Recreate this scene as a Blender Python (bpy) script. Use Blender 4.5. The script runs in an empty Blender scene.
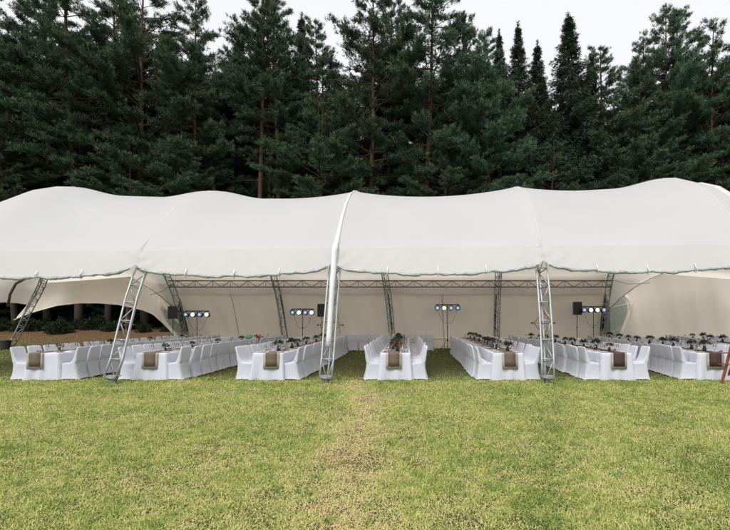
import bpy, math, random
import numpy as np
from mathutils import Vector, Matrix

random.seed(7)
RNG = np.random.default_rng(11)
D = bpy.data
S = bpy.context.scene
COL = S.collection
R = math.radians

# ------------------------------------------------------------------ camera
F = 450.0                 # focal length in photograph pixels (730 wide)
H = 1.70                  # eye height
VX, VY = 410.0, 320.0     # where the table rows converge in the photograph
cam_d = D.cameras.new('camera')
cam_d.sensor_width = 36.0
cam_d.lens = 36.0 * F / 730.0
cam_d.shift_x = (365.0 - VX) / 730.0
cam_d.shift_y = (VY - 265.0) / 730.0
cam_d.clip_start = 0.05
cam_d.clip_end = 3000
cam = D.objects.new('camera', cam_d)
COL.objects.link(cam)
cam.location = (0, 0, H)
cam.rotation_euler = (R(90), 0, 0)
S.camera = cam
S.view_settings.view_transform = 'Standard'
S.view_settings.look = 'None'
S.view_settings.gamma = 1
S.view_settings.exposure = 1.05
S.view_settings.use_curve_mapping = False
S.cycles.max_bounces = 8
S.cycles.diffuse_bounces = 4
S.cycles.transmission_bounces = 6
S.cycles.transparent_max_bounces = 8

# ------------------------------------------------------------------ overcast sky
SUN_EL, SUN_ROT = R(52), R(200)
w = D.worlds.new('World'); S.world = w; w.use_nodes = True
nt = w.node_tree; nt.nodes.clear()
o_ = nt.nodes.new('ShaderNodeOutputWorld')
bg = nt.nodes.new('ShaderNodeBackground'); bg.inputs['Strength'].default_value = 0.15
sky = nt.nodes.new('ShaderNodeTexSky'); sky.sky_type = 'NISHITA'; sky.sun_disc = False
sky.sun_elevation = SUN_EL; sky.sun_rotation = SUN_ROT; sky.dust_density = 4; sky.air_density = 1
hs = nt.nodes.new('ShaderNodeHueSaturation'); hs.inputs['Saturation'].default_value = 0.25
mx = nt.nodes.new('ShaderNodeMix'); mx.data_type = 'RGBA'; mx.inputs[0].default_value = 0.88
mx.inputs[7].default_value = (3.1, 3.13, 3.2, 1)      # the even cloud layer (times 0.15)
nz = nt.nodes.new('ShaderNodeTexNoise'); nz.inputs['Scale'].default_value = 1.6; nz.inputs['Detail'].default_value = 5
mr = nt.nodes.new('ShaderNodeMapRange'); mr.inputs[3].default_value = 0.93; mr.inputs[4].default_value = 1.06
ml = nt.nodes.new('ShaderNodeMix'); ml.data_type = 'RGBA'; ml.blend_type = 'MULTIPLY'; ml.inputs[0].default_value = 1
nt.links.new(sky.outputs[0], hs.inputs['Color']); nt.links.new(hs.outputs[0], mx.inputs[6])
nt.links.new(nz.outputs[0], mr.inputs[0]); nt.links.new(mx.outputs[2], ml.inputs[6]); nt.links.new(mr.outputs[0], ml.inputs[7])
nt.links.new(ml.outputs[2], bg.inputs[0]); nt.links.new(bg.outputs[0], o_.inputs[0])

sun_d = D.lights.new('sun', 'SUN'); sun_d.energy = 1.5; sun_d.angle = R(35); sun_d.color = (1.0, 0.985, 0.965)
sun = D.objects.new('sun', sun_d); COL.objects.link(sun)
sun.location = (-10, -20, 40)
sd = Vector((math.sin(SUN_ROT) * math.cos(SUN_EL), math.cos(SUN_ROT) * math.cos(SUN_EL), math.sin(SUN_EL)))
sun.rotation_euler = sd.to_track_quat('Z', 'Y').to_euler()

# ------------------------------------------------------------------ helpers
def P(x, y, Y):
    """photograph pixel at depth Y -> world point"""
    return Vector(((x - VX) * Y / F, Y, H + (VY - y) * Y / F))

def tag(o, label=None, cat=None, group=None, kind=None):
    if label: o['label'] = label
    if cat: o['category'] = cat
    if group: o['group'] = group
    if kind: o['kind'] = kind
    return o

def empty(name, loc=(0, 0, 0), rz=0.0):
    o = D.objects.new(name, None); COL.objects.link(o)
    o.empty_display_size = 0.2
    o.location = loc; o.rotation_euler = (0, 0, rz)
    return o

def link_mesh(name, me, parent=None, loc=None):
    o = D.objects.new(name, me); COL.objects.link(o)
    if parent: o.parent = parent
    if loc is not None: o.location = loc
    return o

class MB:
    def __init__(s): s.v = []; s.f = []
    def add(s, vs, fs):
        b = len(s.v); s.v += [tuple(p) for p in vs]; s.f += [tuple(b + i for i in f) for f in fs]
    def box(s, c, size, rot=None):
        hx, hy, hz = [q / 2 for q in size]
        vs = [Vector((sx * hx, sy * hy, sz * hz)) for sx in (-1, 1) for sy in (-1, 1) for sz in (-1, 1)]
        if rot is not None: vs = [rot @ p for p in vs]
        vs = [p + Vector(c) for p in vs]
        s.add(vs, [(0, 1, 3, 2), (4, 6, 7, 5), (0, 4, 5, 1), (2, 3, 7, 6), (0, 2, 6, 4), (1, 5, 7, 3)])
    def bar(s, a, b, w_, h_=None):
        a = Vector(a); b = Vector(b); h_ = h_ or w_
        d = b - a; q = d.to_track_quat('Z', 'Y').to_matrix()
        s.box((a + b) / 2, (w_, h_, d.length), q)
    def tube(s, pts, r, n=8, cap=True):
        pts = [Vector(p) for p in pts]; rr = r if isinstance(r, (list, tuple)) else [r] * len(pts)
        rings = []
        up = Vector((0, 0, 1))
        d0 = (pts[1] - pts[0]).normalized()
        if abs(d0.dot(up)) > 0.95: up = Vector((1, 0, 0))
        x = d0.cross(up).normalized()
        for i, p in enumerate(pts):
            a = pts[max(0, i - 1)]; b = pts[min(len(pts) - 1, i + 1)]
            d = (b - a).normalized()
            x = (x - d * x.dot(d)).normalized(); y = d.cross(x)
            rings.append([p + (x * math.cos(k * math.tau / n) + y * math.sin(k * math.tau / n)) * rr[i] for k in range(n)])
        base = len(s.v)
        for rg in rings: s.v += [tuple(q) for q in rg]
        for i in range(len(pts) - 1):
            for k in range(n):
                a = base + i * n + k; b = base + i * n + (k + 1) % n
                s.f.append((a, b, b + n, a + n))
        if cap:
            s.f.append(tuple(base + k for k in reversed(range(n))))
            s.f.append(tuple(base + (len(pts) - 1) * n + k for k in range(n)))
    def lathe(s, prof, c=(0, 0, 0), n=16):
        base = len(s.v); c = Vector(c)
        for (r, z) in prof:
            for k in range(n):
                t = k * math.tau / n
                s.v.append((c.x + r * math.cos(t), c.y + r * math.sin(t), c.z + z))
        for i in range(len(prof) - 1):
            for k in range(n):
                a = base + i * n + k; b = base + i * n + (k + 1) % n
                s.f.append((a, b, b + n, a + n))
        s.f.append(tuple(base + k for k in reversed(range(n))))
        s.f.append(tuple(base + (len(prof) - 1) * n + k for k in range(n)))
    def grid(s, rows):
        base = len(s.v); m = len(rows[0])
        for r_ in rows: s.v += [tuple(p) for p in r_]
        for i in range(len(rows) - 1):
            for k in range(m - 1):
                a = base + i * m + k
                s.f.append((a, a + 1, a + m + 1, a + m))
    def mesh(s, name, mat, smooth=False):
        me = D.meshes.new(name); me.from_pydata(s.v, [], s.f); me.update()
        me.materials.append(mat)
        if smooth: me.shade_smooth()
        return me
    def build(s, name, mat, parent=None, smooth=False, loc=None):
        return link_mesh(name, s.mesh(name, mat, smooth), parent, loc)

def solidify(o, t, off=0):
    m = o.modifiers.new('thickness', 'SOLIDIFY'); m.thickness = t; m.offset = off
    return o

def subsurf(o, n=1):
    m = o.modifiers.new('smooth', 'SUBSURF'); m.levels = n; m.render_levels = n
    return o

def np_mesh(name, V, Fq, mat, smooth=False, attr=None):
    """V (n,3) float, Fq (m,k) int faces of the same size; attr: per-vertex float"""
    me = D.meshes.new(name)
    n, (m, k) = len(V), Fq.shape
    me.vertices.add(n); me.vertices.foreach_set('co', V.astype(np.float32).ravel())
    me.loops.add(m * k); me.loops.foreach_set('vertex_index', Fq.astype(np.int32).ravel())
    me.polygons.add(m); me.polygons.foreach_set('loop_start', np.arange(0, m * k, k, dtype=np.int32))
    me.update(calc_edges=True)
    if attr is not None:
        for an, av in attr.items():
            a = me.attributes.new(an, 'FLOAT', 'POINT'); a.data.foreach_set('value', av.astype(np.float32))
    me.materials.append(mat)
    if smooth: me.shade_smooth()
    return me

# ------------------------------------------------------------------ materials
class NT:
    def __init__(s, name):
        s.m = D.materials.new(name); s.m.use_nodes = True; s.t = s.m.node_tree; s.t.nodes.clear()
        s.out = s.t.nodes.new('ShaderNodeOutputMaterial')
    def n(s, typ, **kw):
        x = s.t.nodes.new(typ)
        for k, v in kw.items():
            if k.startswith('i_'): 
                key = k[2:]; key = int(key) if key.isdigit() else key.replace('_', ' ')
                x.inputs[key].default_value = v
            else: setattr(x, k, v)
        return x
    def l(s, a, b): s.t.links.new(a, b)
    def noise(s, scale, detail=4, coord=None, rough=0.55, stretch=None):
        x = s.n('ShaderNodeTexNoise'); x.inputs['Scale'].default_value = scale; x.inputs['Detail'].default_value = detail
        x.inputs['Roughness'].default_value = rough
        c = coord
        if stretch:
            mp = s.n('ShaderNodeMapping'); mp.inputs['Scale'].default_value = stretch; s.l(c, mp.inputs[0]); c = mp.outputs[0]
        if c is not None: s.l(c, x.inputs['Vector'])
        return x.outputs[0]
    def ramp(s, fac, stops):
        x = s.n('ShaderNodeValToRGB'); e = x.color_ramp.elements
        while len(e) < len(stops): e.new(0.5)
        for q, (p, c) in zip(e, stops):
            q.position = p; q.color = (*c, 1) if len(c) == 3 else c
        s.l(fac, x.inputs[0]); return x.outputs[0]
    def mix(s, a, b, fac, mode='MIX'):
        x = s.n('ShaderNodeMix', data_type='RGBA', blend_type=mode)
        for sock, v in ((x.inputs[0], fac), (x.inputs[6], a), (x.inputs[7], b)):
            if isinstance(v, (int, float)): sock.default_value = v
            elif isinstance(v, tuple): sock.default_value = (*v, 1) if len(v) == 3 else v
            else: s.l(v, sock)
        return x.outputs[2]
    def math(s, op, a, b=0.5, clamp=False):
        x = s.n('ShaderNodeMath', operation=op, use_clamp=clamp)
        for sock, v in ((x.inputs[0], a), (x.inputs[1], b)):
            if isinstance(v, (int, float)): sock.default_value = v
            else: s.l(v, sock)
        return x.outputs[0]
    def bump(s, h, strength=0.3, dist=0.02):
        x = s.n('ShaderNodeBump'); x.inputs['Strength'].default_value = strength; x.inputs['Distance'].default_value = dist
        s.l(h, x.inputs['Height']); return x.outputs[0]
    def obj(s): return s.n('ShaderNodeTexCoord').outputs['Object']
    def pos(s): return s.n('ShaderNodeNewGeometry').outputs['Position']
    def bsdf(s, color, rough=0.7, metal=0.0, normal=None, spec=0.5, emis=None, es=0):
        b = s.n('ShaderNodeBsdfPrincipled')
        for sock, v in ((b.inputs['Base Color'], color), (b.inputs['Roughness'], rough)):
            if isinstance(v, (int, float)): sock.default_value = v
            elif isinstance(v, tuple): sock.default_value = (*v, 1)
            else: s.l(v, sock)
        b.inputs['Metallic'].default_value = metal; b.inputs['Specular IOR Level'].default_value = spec
        if normal is not None: s.l(normal, b.inputs['Normal'])
        if emis: b.inputs['Emission Color'].default_value = (*emis, 1); b.inputs['Emission Strength'].default_value = es
        return b.outputs[0]
    def done(s, sh):
        s.l(sh, s.out.inputs[0]); return s.m

def simple(name, c, rough=0.6, metal=0.0, var=0.25, scale=6.0, spec=0.5, bump=0.15):
    t = NT(name); co = t.obj(); n1 = t.noise(scale, 5, co)
    col = t.mix(tuple(q * (1 - var) for q in c), tuple(min(1, q * (1 + var)) for q in c), n1)
    n2 = t.noise(scale * 6, 3, co)
    return t.done(t.bsdf(col, rough, metal, t.bump(n2, bump, 0.01), spec))

def cloth(name, front, trans, tfac, weave=220, wrinkle=0.35, wscale=2.2, rough=0.75, stretch=(1, 1, 1), seams=None, var=0.94):
    """cloth that lets some light through"""
    t = NT(name); co = t.obj()
    n1 = t.noise(wscale, 5, co, 0.6, stretch)
    n2 = t.noise(wscale * 7, 4, co, 0.6)
    big = t.noise(0.5, 4, co)
    col = t.mix(tuple(q * var for q in front), front, t.ramp(big, [(0.3, (0, 0, 0)), (0.7, (1, 1, 1))]))
    if seams is not None:
        sp = t.n('ShaderNodeSeparateXYZ'); t.l(co, sp.inputs[0])
        m = t.math('PINGPONG', sp.outputs[0], seams / 2)
        line = t.math('LESS_THAN', m, 0.018)
        col = t.mix(col, tuple(q * 0.8 for q in front), line)
    h = t.math('ADD', n1, t.math('MULTIPLY', n2, 0.25))
    nb = t.bump(h, wrinkle, 0.05)
    b = t.bsdf(col, rough, 0, nb, 0.25)
    tr = t.n('ShaderNodeBsdfTranslucent'); tr.inputs[0].default_value = (*trans, 1); t.l(nb, tr.inputs['Normal'])
    ms = t.n('ShaderNodeMixShader'); ms.inputs[0].default_value = tfac
    t.l(b, ms.inputs[1]); t.l(tr.outputs[0], ms.inputs[2])
    return t.done(ms.outputs[0])

M = {}
M['roof'] = cloth('white tent fabric', (0.83, 0.855, 0.89), (0.98, 0.91, 0.81), 0.62, wrinkle=0.3, wscale=0.9, rough=0.6)
M['wall'] = cloth('cream sidewall fabric', (0.95, 0.87, 0.775), (0.90, 0.79, 0.68), 0.18, wrinkle=0.5, wscale=0.8, rough=0.8, stretch=(1.6, 1.6, 0.35))
M['sleeve'] = cloth('white sleeve fabric', (0.70, 0.71, 0.72), (0.9, 0.9, 0.88), 0.2, wrinkle=0.5, wscale=3, rough=0.7)
M['chair'] = cloth('white stretch cover', (0.54, 0.555, 0.62), (0.5, 0.6, 0.6), 0.06, wrinkle=0.6, wscale=4, rough=0.8, stretch=(1, 1, 0.5))
M['linen'] = cloth('white table linen', (0.56, 0.575, 0.64), (0.5, 0.6, 0.6), 0.08, wrinkle=0.6, wscale=3, rough=0.85, stretch=(1, 1, 0.3))
M['metal'] = simple('grey painted steel', (0.33, 0.345, 0.35), 0.42, 0.5, 0.12, 5)
M['dark_metal'] = simple('dull galvanised steel', (0.13, 0.13, 0.125), 0.5, 0.4, 0.2, 5)
M['black'] = simple('black plastic', (0.015, 0.016, 0.018), 0.5, 0, 0.3, 8)
M['black_metal'] = simple('black powder coat', (0.02, 0.02, 0.022), 0.4, 0.3, 0.3, 8)
M['grille'] = simple('speaker grille', (0.012, 0.012, 0.014), 0.7, 0, 0.5, 60)
M['wood'] = simple('varnished red brown wood', (0.16, 0.045, 0.02), 0.45, 0, 0.35, 4)
M['palewood'] = simple('pale wood slats', (0.36, 0.20, 0.10), 0.6, 0, 0.3, 5)
M['webbing'] = simple('brown webbing', (0.16, 0.10, 0.06), 0.8, 0, 0.2, 10)
M['strap'] = simple('pale webbing', (0.6, 0.6, 0.58), 0.8, 0, 0.1, 10)
M['rope'] = simple('dark rope', (0.10, 0.085, 0.07), 0.85, 0, 0.2, 20)
M['glassware'] = None
M['china'] = simple('white china', (0.75, 0.74, 0.72), 0.15, 0, 0.03, 3)
M['napkin'] = simple('dark wine napkin', (0.06, 0.02, 0.022), 0.85, 0, 0.3, 12)
M['bloomdark'] = simple('dark wine petals', (0.05, 0.012, 0.018), 0.7, 0, 0.6, 14)
M['bloomred'] = simple('red petals', (0.26, 0.025, 0.03), 0.6, 0, 0.4, 14)
M['bloompink'] = simple('dusty pink petals', (0.32, 0.14, 0.13), 0.6, 0, 0.4, 14)
M['leafdark'] = simple('dark green leaves', (0.035, 0.06, 0.026), 0.55, 0, 0.5, 14)
M['balloon'] = simple('green rubber', (0.08, 0.27, 0.10), 0.3, 0, 0.1, 3)

def glass_mat():
    t = NT('thin glass')
    g = t.n('ShaderNodeBsdfGlossy'); g.inputs['Roughness'].default_value = 0.05; g.inputs[0].default_value = (0.9, 0.9, 0.9, 1)
    tr = t.n('ShaderNodeBsdfTransparent'); tr.inputs[0].default_value = (0.86, 0.88, 0.88, 1)
    ms = t.n('ShaderNodeMixShader'); lw = t.n('ShaderNodeLayerWeight'); lw.inputs[0].default_value = 0.35
    t.l(lw.outputs['Fresnel'], ms.inputs[0]); t.l(tr.outputs[0], ms.inputs[1]); t.l(g.outputs[0], ms.inputs[2])
    return t.done(ms.outputs[0])
M['glassware'] = glass_mat()

def pvc_mat(name, tint, dens, milk):
    t = NT(name); co = t.obj()
    n1 = t.noise(3.0, 5, co, 0.65, (1.5, 1.5, 0.6))
    nb = t.bump(n1, 0.9, 0.08)
    b = t.bsdf(milk, 0.22, 0, nb, 0.8)
    tr = t.n('ShaderNodeBsdfTransparent'); tr.inputs[0].default_value = (*tint, 1)
    ms = t.n('ShaderNodeMixShader')
    f = t.ramp(n1, [(0.35, (dens * 0.7,) * 3), (0.65, (min(1, dens * 1.3),) * 3)])
    t.l(f, ms.inputs[0]); t.l(tr.outputs[0], ms.inputs[1]); t.l(b, ms.inputs[2])
    return t.done(ms.outputs[0])
M['pvc'] = pvc_mat('clear plastic window', (0.55, 0.62, 0.57), 0.45, (0.30, 0.35, 0.32))
M['pvcroll'] = pvc_mat('rolled clear plastic', (0.5, 0.56, 0.52), 0.9, (0.36, 0.395, 0.375))

def runner_mat(name, c):
    t = NT(name); co = t.obj()
    wv = t.n('ShaderNodeTexWave'); wv.inputs['Scale'].default_value = 45; wv.inputs['Distortion'].default_value = 3
    t.l(co, wv.inputs[0])
    n1 = t.noise(30, 4, co)
    col = t.mix(tuple(q * 0.6 for q in c), tuple(q * 1.3 for q in c), t.mix(wv.outputs[1], n1, 0.6))
    return t.done(t.bsdf(col, 0.95, 0, t.bump(n1, 0.6, 0.01), 0.1))
M['runner_brown'] = runner_mat('brown burlap', (0.15, 0.115, 0.09))
M['runner_dark'] = runner_mat('dark brown burlap', (0.075, 0.05, 0.047))
M['runner_edge'] = runner_mat('pale lace edging', (0.42, 0.38, 0.33))

def bark_mat():
    t = NT('pine bark'); co = t.obj(); sp = t.n('ShaderNodeSeparateXYZ'); t.l(co, sp.inputs[0])
    n1 = t.noise(5, 6, co, 0.65, (2.5, 2.5, 0.5))
    low = t.mix((0.035, 0.026, 0.022), (0.10, 0.075, 0.06), n1)
    high = t.mix((0.06, 0.034, 0.024), (0.145, 0.082, 0.055), n1)
    f = t.math('MULTIPLY', t.math('SUBTRACT', sp.outputs[2], 4.0), 0.12, True)
    rad = t.math('SQRT', t.math('ADD', t.math('MULTIPLY', sp.outputs[0], sp.outputs[0]), t.math('MULTIPLY', sp.outputs[1], sp.outputs[1])))
    lf = t.math('MULTIPLY', t.math('SUBTRACT', rad, 0.55), 2.0, True)
    limb = t.mix((0.035, 0.024, 0.019), (0.085, 0.055, 0.04), n1)
    return t.done(t.bsdf(t.mix(t.mix(low, high, f), limb, lf), 0.95, 0, t.bump(n1, 0.8, 0.05), 0.15))
M['bark'] = bark_mat()
M['sprucebark'] = simple('spruce bark', (0.045, 0.035, 0.03), 0.95, 0, 0.4, 5)

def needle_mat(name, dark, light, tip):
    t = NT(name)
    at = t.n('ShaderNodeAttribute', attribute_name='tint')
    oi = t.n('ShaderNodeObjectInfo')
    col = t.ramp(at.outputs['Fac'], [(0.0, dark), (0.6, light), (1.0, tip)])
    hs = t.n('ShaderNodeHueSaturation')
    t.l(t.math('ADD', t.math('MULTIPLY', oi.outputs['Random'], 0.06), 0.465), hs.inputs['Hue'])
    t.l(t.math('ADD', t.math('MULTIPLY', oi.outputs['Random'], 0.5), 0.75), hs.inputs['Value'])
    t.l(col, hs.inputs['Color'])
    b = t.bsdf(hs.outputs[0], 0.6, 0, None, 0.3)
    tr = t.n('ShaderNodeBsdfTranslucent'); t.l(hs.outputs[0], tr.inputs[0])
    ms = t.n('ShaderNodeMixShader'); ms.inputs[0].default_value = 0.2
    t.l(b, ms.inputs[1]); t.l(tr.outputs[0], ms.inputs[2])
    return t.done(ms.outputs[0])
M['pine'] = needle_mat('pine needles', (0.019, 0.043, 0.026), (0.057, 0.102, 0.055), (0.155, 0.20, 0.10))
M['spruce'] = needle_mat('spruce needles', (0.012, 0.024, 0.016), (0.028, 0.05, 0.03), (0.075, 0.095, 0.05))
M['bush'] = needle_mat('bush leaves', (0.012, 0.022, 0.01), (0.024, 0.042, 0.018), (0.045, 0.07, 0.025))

def terrain(x, y):
    """height of the ground: flat field, a low bank behind the tent, then the forest floor"""
    y = np.asarray(y, dtype=float); x = np.asarray(x, dtype=float)
    t = np.clip((y - 28.5) / 9.0, 0, 1); t = t * t * (3 - 2 * t)
    z = 0.95 * t + np.clip(y - 38, 0, 200) * 0.012
    t2 = np.clip((y - 28) / 3, 0, 1)
    return z + t2 * 0.06 * np.sin(x * 1.3 + y * 0.6) * np.cos(y * 1.1)

def straw(x, y):
    """the worn dry track that crosses the lawn (0..1)"""
    cx = -0.42 - 0.105 * (y - 3.6) + 0.18 * np.sin(y * 0.9)
    wd = 0.34 + 0.015 * (12 - y)
    return np.exp(-((x - cx) / wd) ** 2) * np.clip((14 - y) / 2, 0, 1)

def ground_mat():
    t = NT('lawn soil'); po = t.pos(); sp = t.n('ShaderNodeSeparateXYZ'); t.l(po, sp.inputs[0])
    n1 = t.noise(1.2, 6, po, 0.65); n2 = t.noise(14, 5, po, 0.7)
    grass = t.mix((0.03, 0.036, 0.014), (0.12, 0.115, 0.05), n2)
    grass = t.mix(grass, (0.09, 0.07, 0.04), t.ramp(n1, [(0.5, (0, 0, 0)), (0.72, (0.7, 0.7, 0.7))]))
    litter = t.mix((0.055, 0.034, 0.02), (0.19, 0.11, 0.06), n2)
    f = t.math('ADD', sp.outputs[1], t.math('MULTIPLY', n1, 3.5))
    f = t.math('MULTIPLY', t.math('SUBTRACT', f, 31.3), 0.9, True)
    col = t.mix(grass, litter, f)
    h = t.math('ADD', n2, n1)
    return t.done(t.bsdf(col, 1.0, 0, t.bump(h, 0.8, 0.05), 0.1))
M['ground'] = ground_mat()

def grass_mat():
    t = NT('mown grass'); po = t.pos()
    at = t.n('ShaderNodeAttribute', attribute_name='tint').outputs['Fac']
    n1 = t.noise(0.7, 6, po, 0.68); n2 = t.noise(5.5, 5, po, 0.8)
    base = t.math('ADD', t.math('MULTIPLY', n1, 0.85), t.math('MULTIPLY', n2, 1.25))
    f = t.math('ADD', t.math('SUBTRACT', base, 1.03), at)
    col = t.ramp(f, [(0.08, (0.16, 0.25, 0.055)), (0.32, (0.40, 0.445, 0.125)), (0.60, (0.64, 0.61, 0.25)), (0.92, (0.71, 0.52, 0.31))])
    b = t.bsdf(col, 0.7, 0, None, 0.25)
    tr = t.n('ShaderNodeBsdfTranslucent'); t.l(col, tr.inputs[0])
    ms = t.n('ShaderNodeMixShader'); ms.inputs[0].default_value = 0.35
    t.l(b, ms.inputs[1]); t.l(tr.outputs[0], ms.inputs[2])
    return t.done(ms.outputs[0])
M['grass'] = grass_mat()

# ------------------------------------------------------------------ ground sheet
ys = np.concatenate([[-300, -100, -30, 0], np.arange(2, 28, 2), np.arange(28, 60, 0.75), [62, 68, 80, 110, 160, 250, 500, 900]])
xs = np.concatenate([[-900, -400, -150, -80], np.arange(-60, 61, 1.5), [80, 150, 400, 900]])
XX, YY = np.meshgrid(xs, ys)
V = np.stack([XX, YY, terrain(XX, YY)], -1).reshape(-1, 3)
nx = len(xs); ii, jj = np.meshgrid(np.arange(len(ys) - 1), np.arange(nx - 1), indexing='ij')
a = (ii * nx + jj).ravel()
Fq = np.stack([a, a + 1, a + nx + 1, a + nx], -1)
tag(link_mesh('lawn', np_mesh('lawn', V, Fq, M['ground'], True)), kind='structure')

# ------------------------------------------------------------------ grass blades (nobody could count them)
def grass_field():
    Vs, Fs, Ts = [], [], []
    base = 0
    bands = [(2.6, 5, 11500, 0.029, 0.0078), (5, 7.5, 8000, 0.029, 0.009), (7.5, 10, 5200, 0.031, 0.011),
             (10, 12.6, 3200, 0.034, 0.013), (12.6, 13.4, 900, 0.045, 0.012), (13.4, 20, 70, 0.05, 0.016), (20, 33, 60, 0.08, 0.03)]  # blades thinned under the canopy so dark soil imitates its shade
    for y0, y1, dens, hh, ww in bands:
        xm = (y1 * 0.98 + 2.8, y1 * 0.78 + 3.2)
        n = int((y1 - y0) * (xm[0] + xm[1]) * dens)
        x = RNG.uniform(-xm[0], xm[1], n); y = RNG.uniform(y0, y1, n)
        keep = (x > -(y * 0.98 + 2.8)) & (x < y * 0.78 + 3.2)
        # patchy: tufts and thin places
        pn0 = np.sin(x * 23 + 3 * np.sin(y * 17)) * np.sin(y * 19 + 2.2 * np.sin(x * 14)); pn = .7 * pn0 + np.sin(x * 7.1 + 2 * np.sin(y * 5.3)) * np.sin(y * 6.7 + 1.7 * np.sin(x * 4.1)) + 0.6 * np.sin(x * 2.3 + y * 1.7) * np.sin(y * 3.1 - x)
        keep &= RNG.uniform(0, 1, n) < np.clip(0.88 + 0.24 * pn, 0.6, 1)
        x, y, pn = x[keep], y[keep], pn[keep]; n = len(x)
        st = straw(x, y)
        # tread marks: a thin spare strip
        h_ = hh * RNG.lognormal(0, 0.38, n) * (1 + 0.35 * np.clip(pn, -1, 1)) * (1 - 0.3 * st)
        flat = RNG.uniform(0, 1, n) < 0.38 + 0.25 * st        # cut clippings that lie flat
        lean = RNG.uniform(0.25, 1.15, n); lean[flat] = RNG.uniform(1.2, 1.8, flat.sum())
        az = RNG.uniform(0, 2 * np.pi, n)
        dx, dy = np.cos(az), np.sin(az)
        bx, by = -dy * ww / 2, dx * ww / 2
        z = terrain(x, y)
        lift = np.where(flat, RNG.uniform(0.005, 0.025, n), 0)
        c, s_ = np.cos(lean), np.sin(lean)
        hz = np.clip(h_ * c, 0.003, None)
        p0 = np.stack([x - bx, y - by, z + lift - 0.003], -1); p1 = np.stack([x + bx, y + by, z + lift - 0.003], -1)
        m = np.stack([x + dx * h_ * s_ * .4, y + dy * h_ * s_ * .4, z + lift + hz * .62], -1)
        bb = np.stack([bx, by, 0 * bx], -1) * .7
        tip = np.stack([x + dx * h_ * s_, y + dy * h_ * s_, z + lift + hz], -1)
        Vn = np.stack([p0, p1, m + bb, m - bb, tip, tip], 1)[:, :5].reshape(-1, 3)
        i = np.arange(n) * 5 + base
        q = np.stack([i, i + 1, i + 2, i + 3], -1)
        tri = np.stack([i + 3, i + 2, i + 4, i + 4], -1)[:, :3]
        tint = RNG.normal(0.34, 0.09, n) + 0.13 * flat + 0.30 * st - 0.06 * pn
        tint -= .20 * np.clip((y - 12.2) / 2.5, 0, 1) + .05 * np.clip((y - 8) / 4, 0, 1)  # greener towards the tent; past the eave its shade is put into the tint
        # mow streaks running away to the right
        tint -= 0.10 * np.exp(-((x - (0.35 * (y - 4) + 1.2)) / 0.28) ** 2) + 0.06 * np.exp(-((x - (0.35 * (y - 4) + 3.0)) / 0.35) ** 2)
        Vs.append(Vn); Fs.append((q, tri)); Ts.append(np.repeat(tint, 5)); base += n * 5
    # ranker tufts and rosettes of broad leaves scattered in the turf
    nt_ = 900; cy = RNG.uniform(2.8, 12.4, nt_) ; cx = RNG.uniform(-1.0, .8, nt_) * (cy + 1.2); K = 26
    x = np.repeat(cx, K) + RNG.normal(0, .035, nt_ * K); y = np.repeat(cy, K) + RNG.normal(0, .035, nt_ * K); n = nt_ * K
    sz = np.repeat(RNG.uniform(.5, 1.2, nt_), K); az = RNG.uniform(0, 2 * np.pi, n); l_ = .06 * sz * RNG.uniform(.5, 1.2, n); el = RNG.uniform(.25, 1.2, n)
    dx, dy = np.cos(az), np.sin(az); bx, by = -dy * .005 * sz, dx * .005 * sz
    z = 0 * x; c, s_ = np.cos(el), np.sin(el)
    m = np.stack([x + dx * l_ * c * .5, y + dy * l_ * c * .5, l_ * s_ * .6], -1); bb = np.stack([bx, by, z], -1)
    Vn = np.stack([np.stack([x - bx, y - by, z - .003], -1), np.stack([x + bx, y + by, z - .003], -1), m + bb * 1.2, m - bb * 1.2, np.stack([x + dx * l_ * c, y + dy * l_ * c, l_ * s_ * .8], -1)], 1).reshape(-1, 3)
    i = np.arange(n) * 5 + base
    Vs.append(Vn); Fs.append((np.stack([i, i + 1, i + 2, i + 3], -1), np.stack([i + 3, i + 2, i + 4], -1))); Ts.append(np.repeat(np.repeat(RNG.uniform(-.02, .3, nt_), K), 5))
    V = np.concatenate(Vs); T = np.concatenate(Ts)
    tris = np.concatenate([np.concatenate([q[:, [0, 1, 2]], q[:, [0, 2, 3]], t]) for q, t in Fs])
    return np_mesh('grass', V, tris, M['grass'], False, {'tint': T})
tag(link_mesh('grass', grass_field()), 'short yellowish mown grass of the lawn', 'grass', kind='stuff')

# ------------------------------------------------------------------ the tent
Y0, YB = 11.8, 26.3          # front and back feet
YR = 19.0                    # ridge
# arch: (front foot x, ridge x, back foot x, ridge height, lean, pointedness)
ARCH = [(-21.0, -17.6, -23.4, 6.2, 0.85), (-13.5, -13.5, -12.95, 7.15, 1.9), (-7.92, -7.7, -7.2, 6.98, 1.8),
        (-2.23, -2.12, -0.94, 6.97, 0.75), (3.64, 4.25, 5.06, 7.15, 0.8), (9.6, 10.25, 11.25, 7.5, 1.9), (17.0, 16.9, 19.5, 6.45, 0.6)]
# profile of the fabric: (fraction front foot -> ridge in depth, fraction of height)
PROF = [(0.155, 0.44), (0.160, 0.50), (0.178, 0.527), (0.24, 0.598), (0.34, 0.70), (0.46, 0.80), (0.60, 0.887), (0.75, 0.95), (0.88, 0.987), (1.0, 1.0)]
LEGP = [(0.0, 0.0), (0.035, 0.10), (0.075, 0.22), (0.118, 0.34), (0.160, 0.43), (0.205, 0.505), (0.27, 0.59), (0.36, 0.685), (0.47, 0.775), (0.61, 0.86), (0.76, 0.922), (0.88, 0.955), (1.0, 0.966)]

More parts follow.
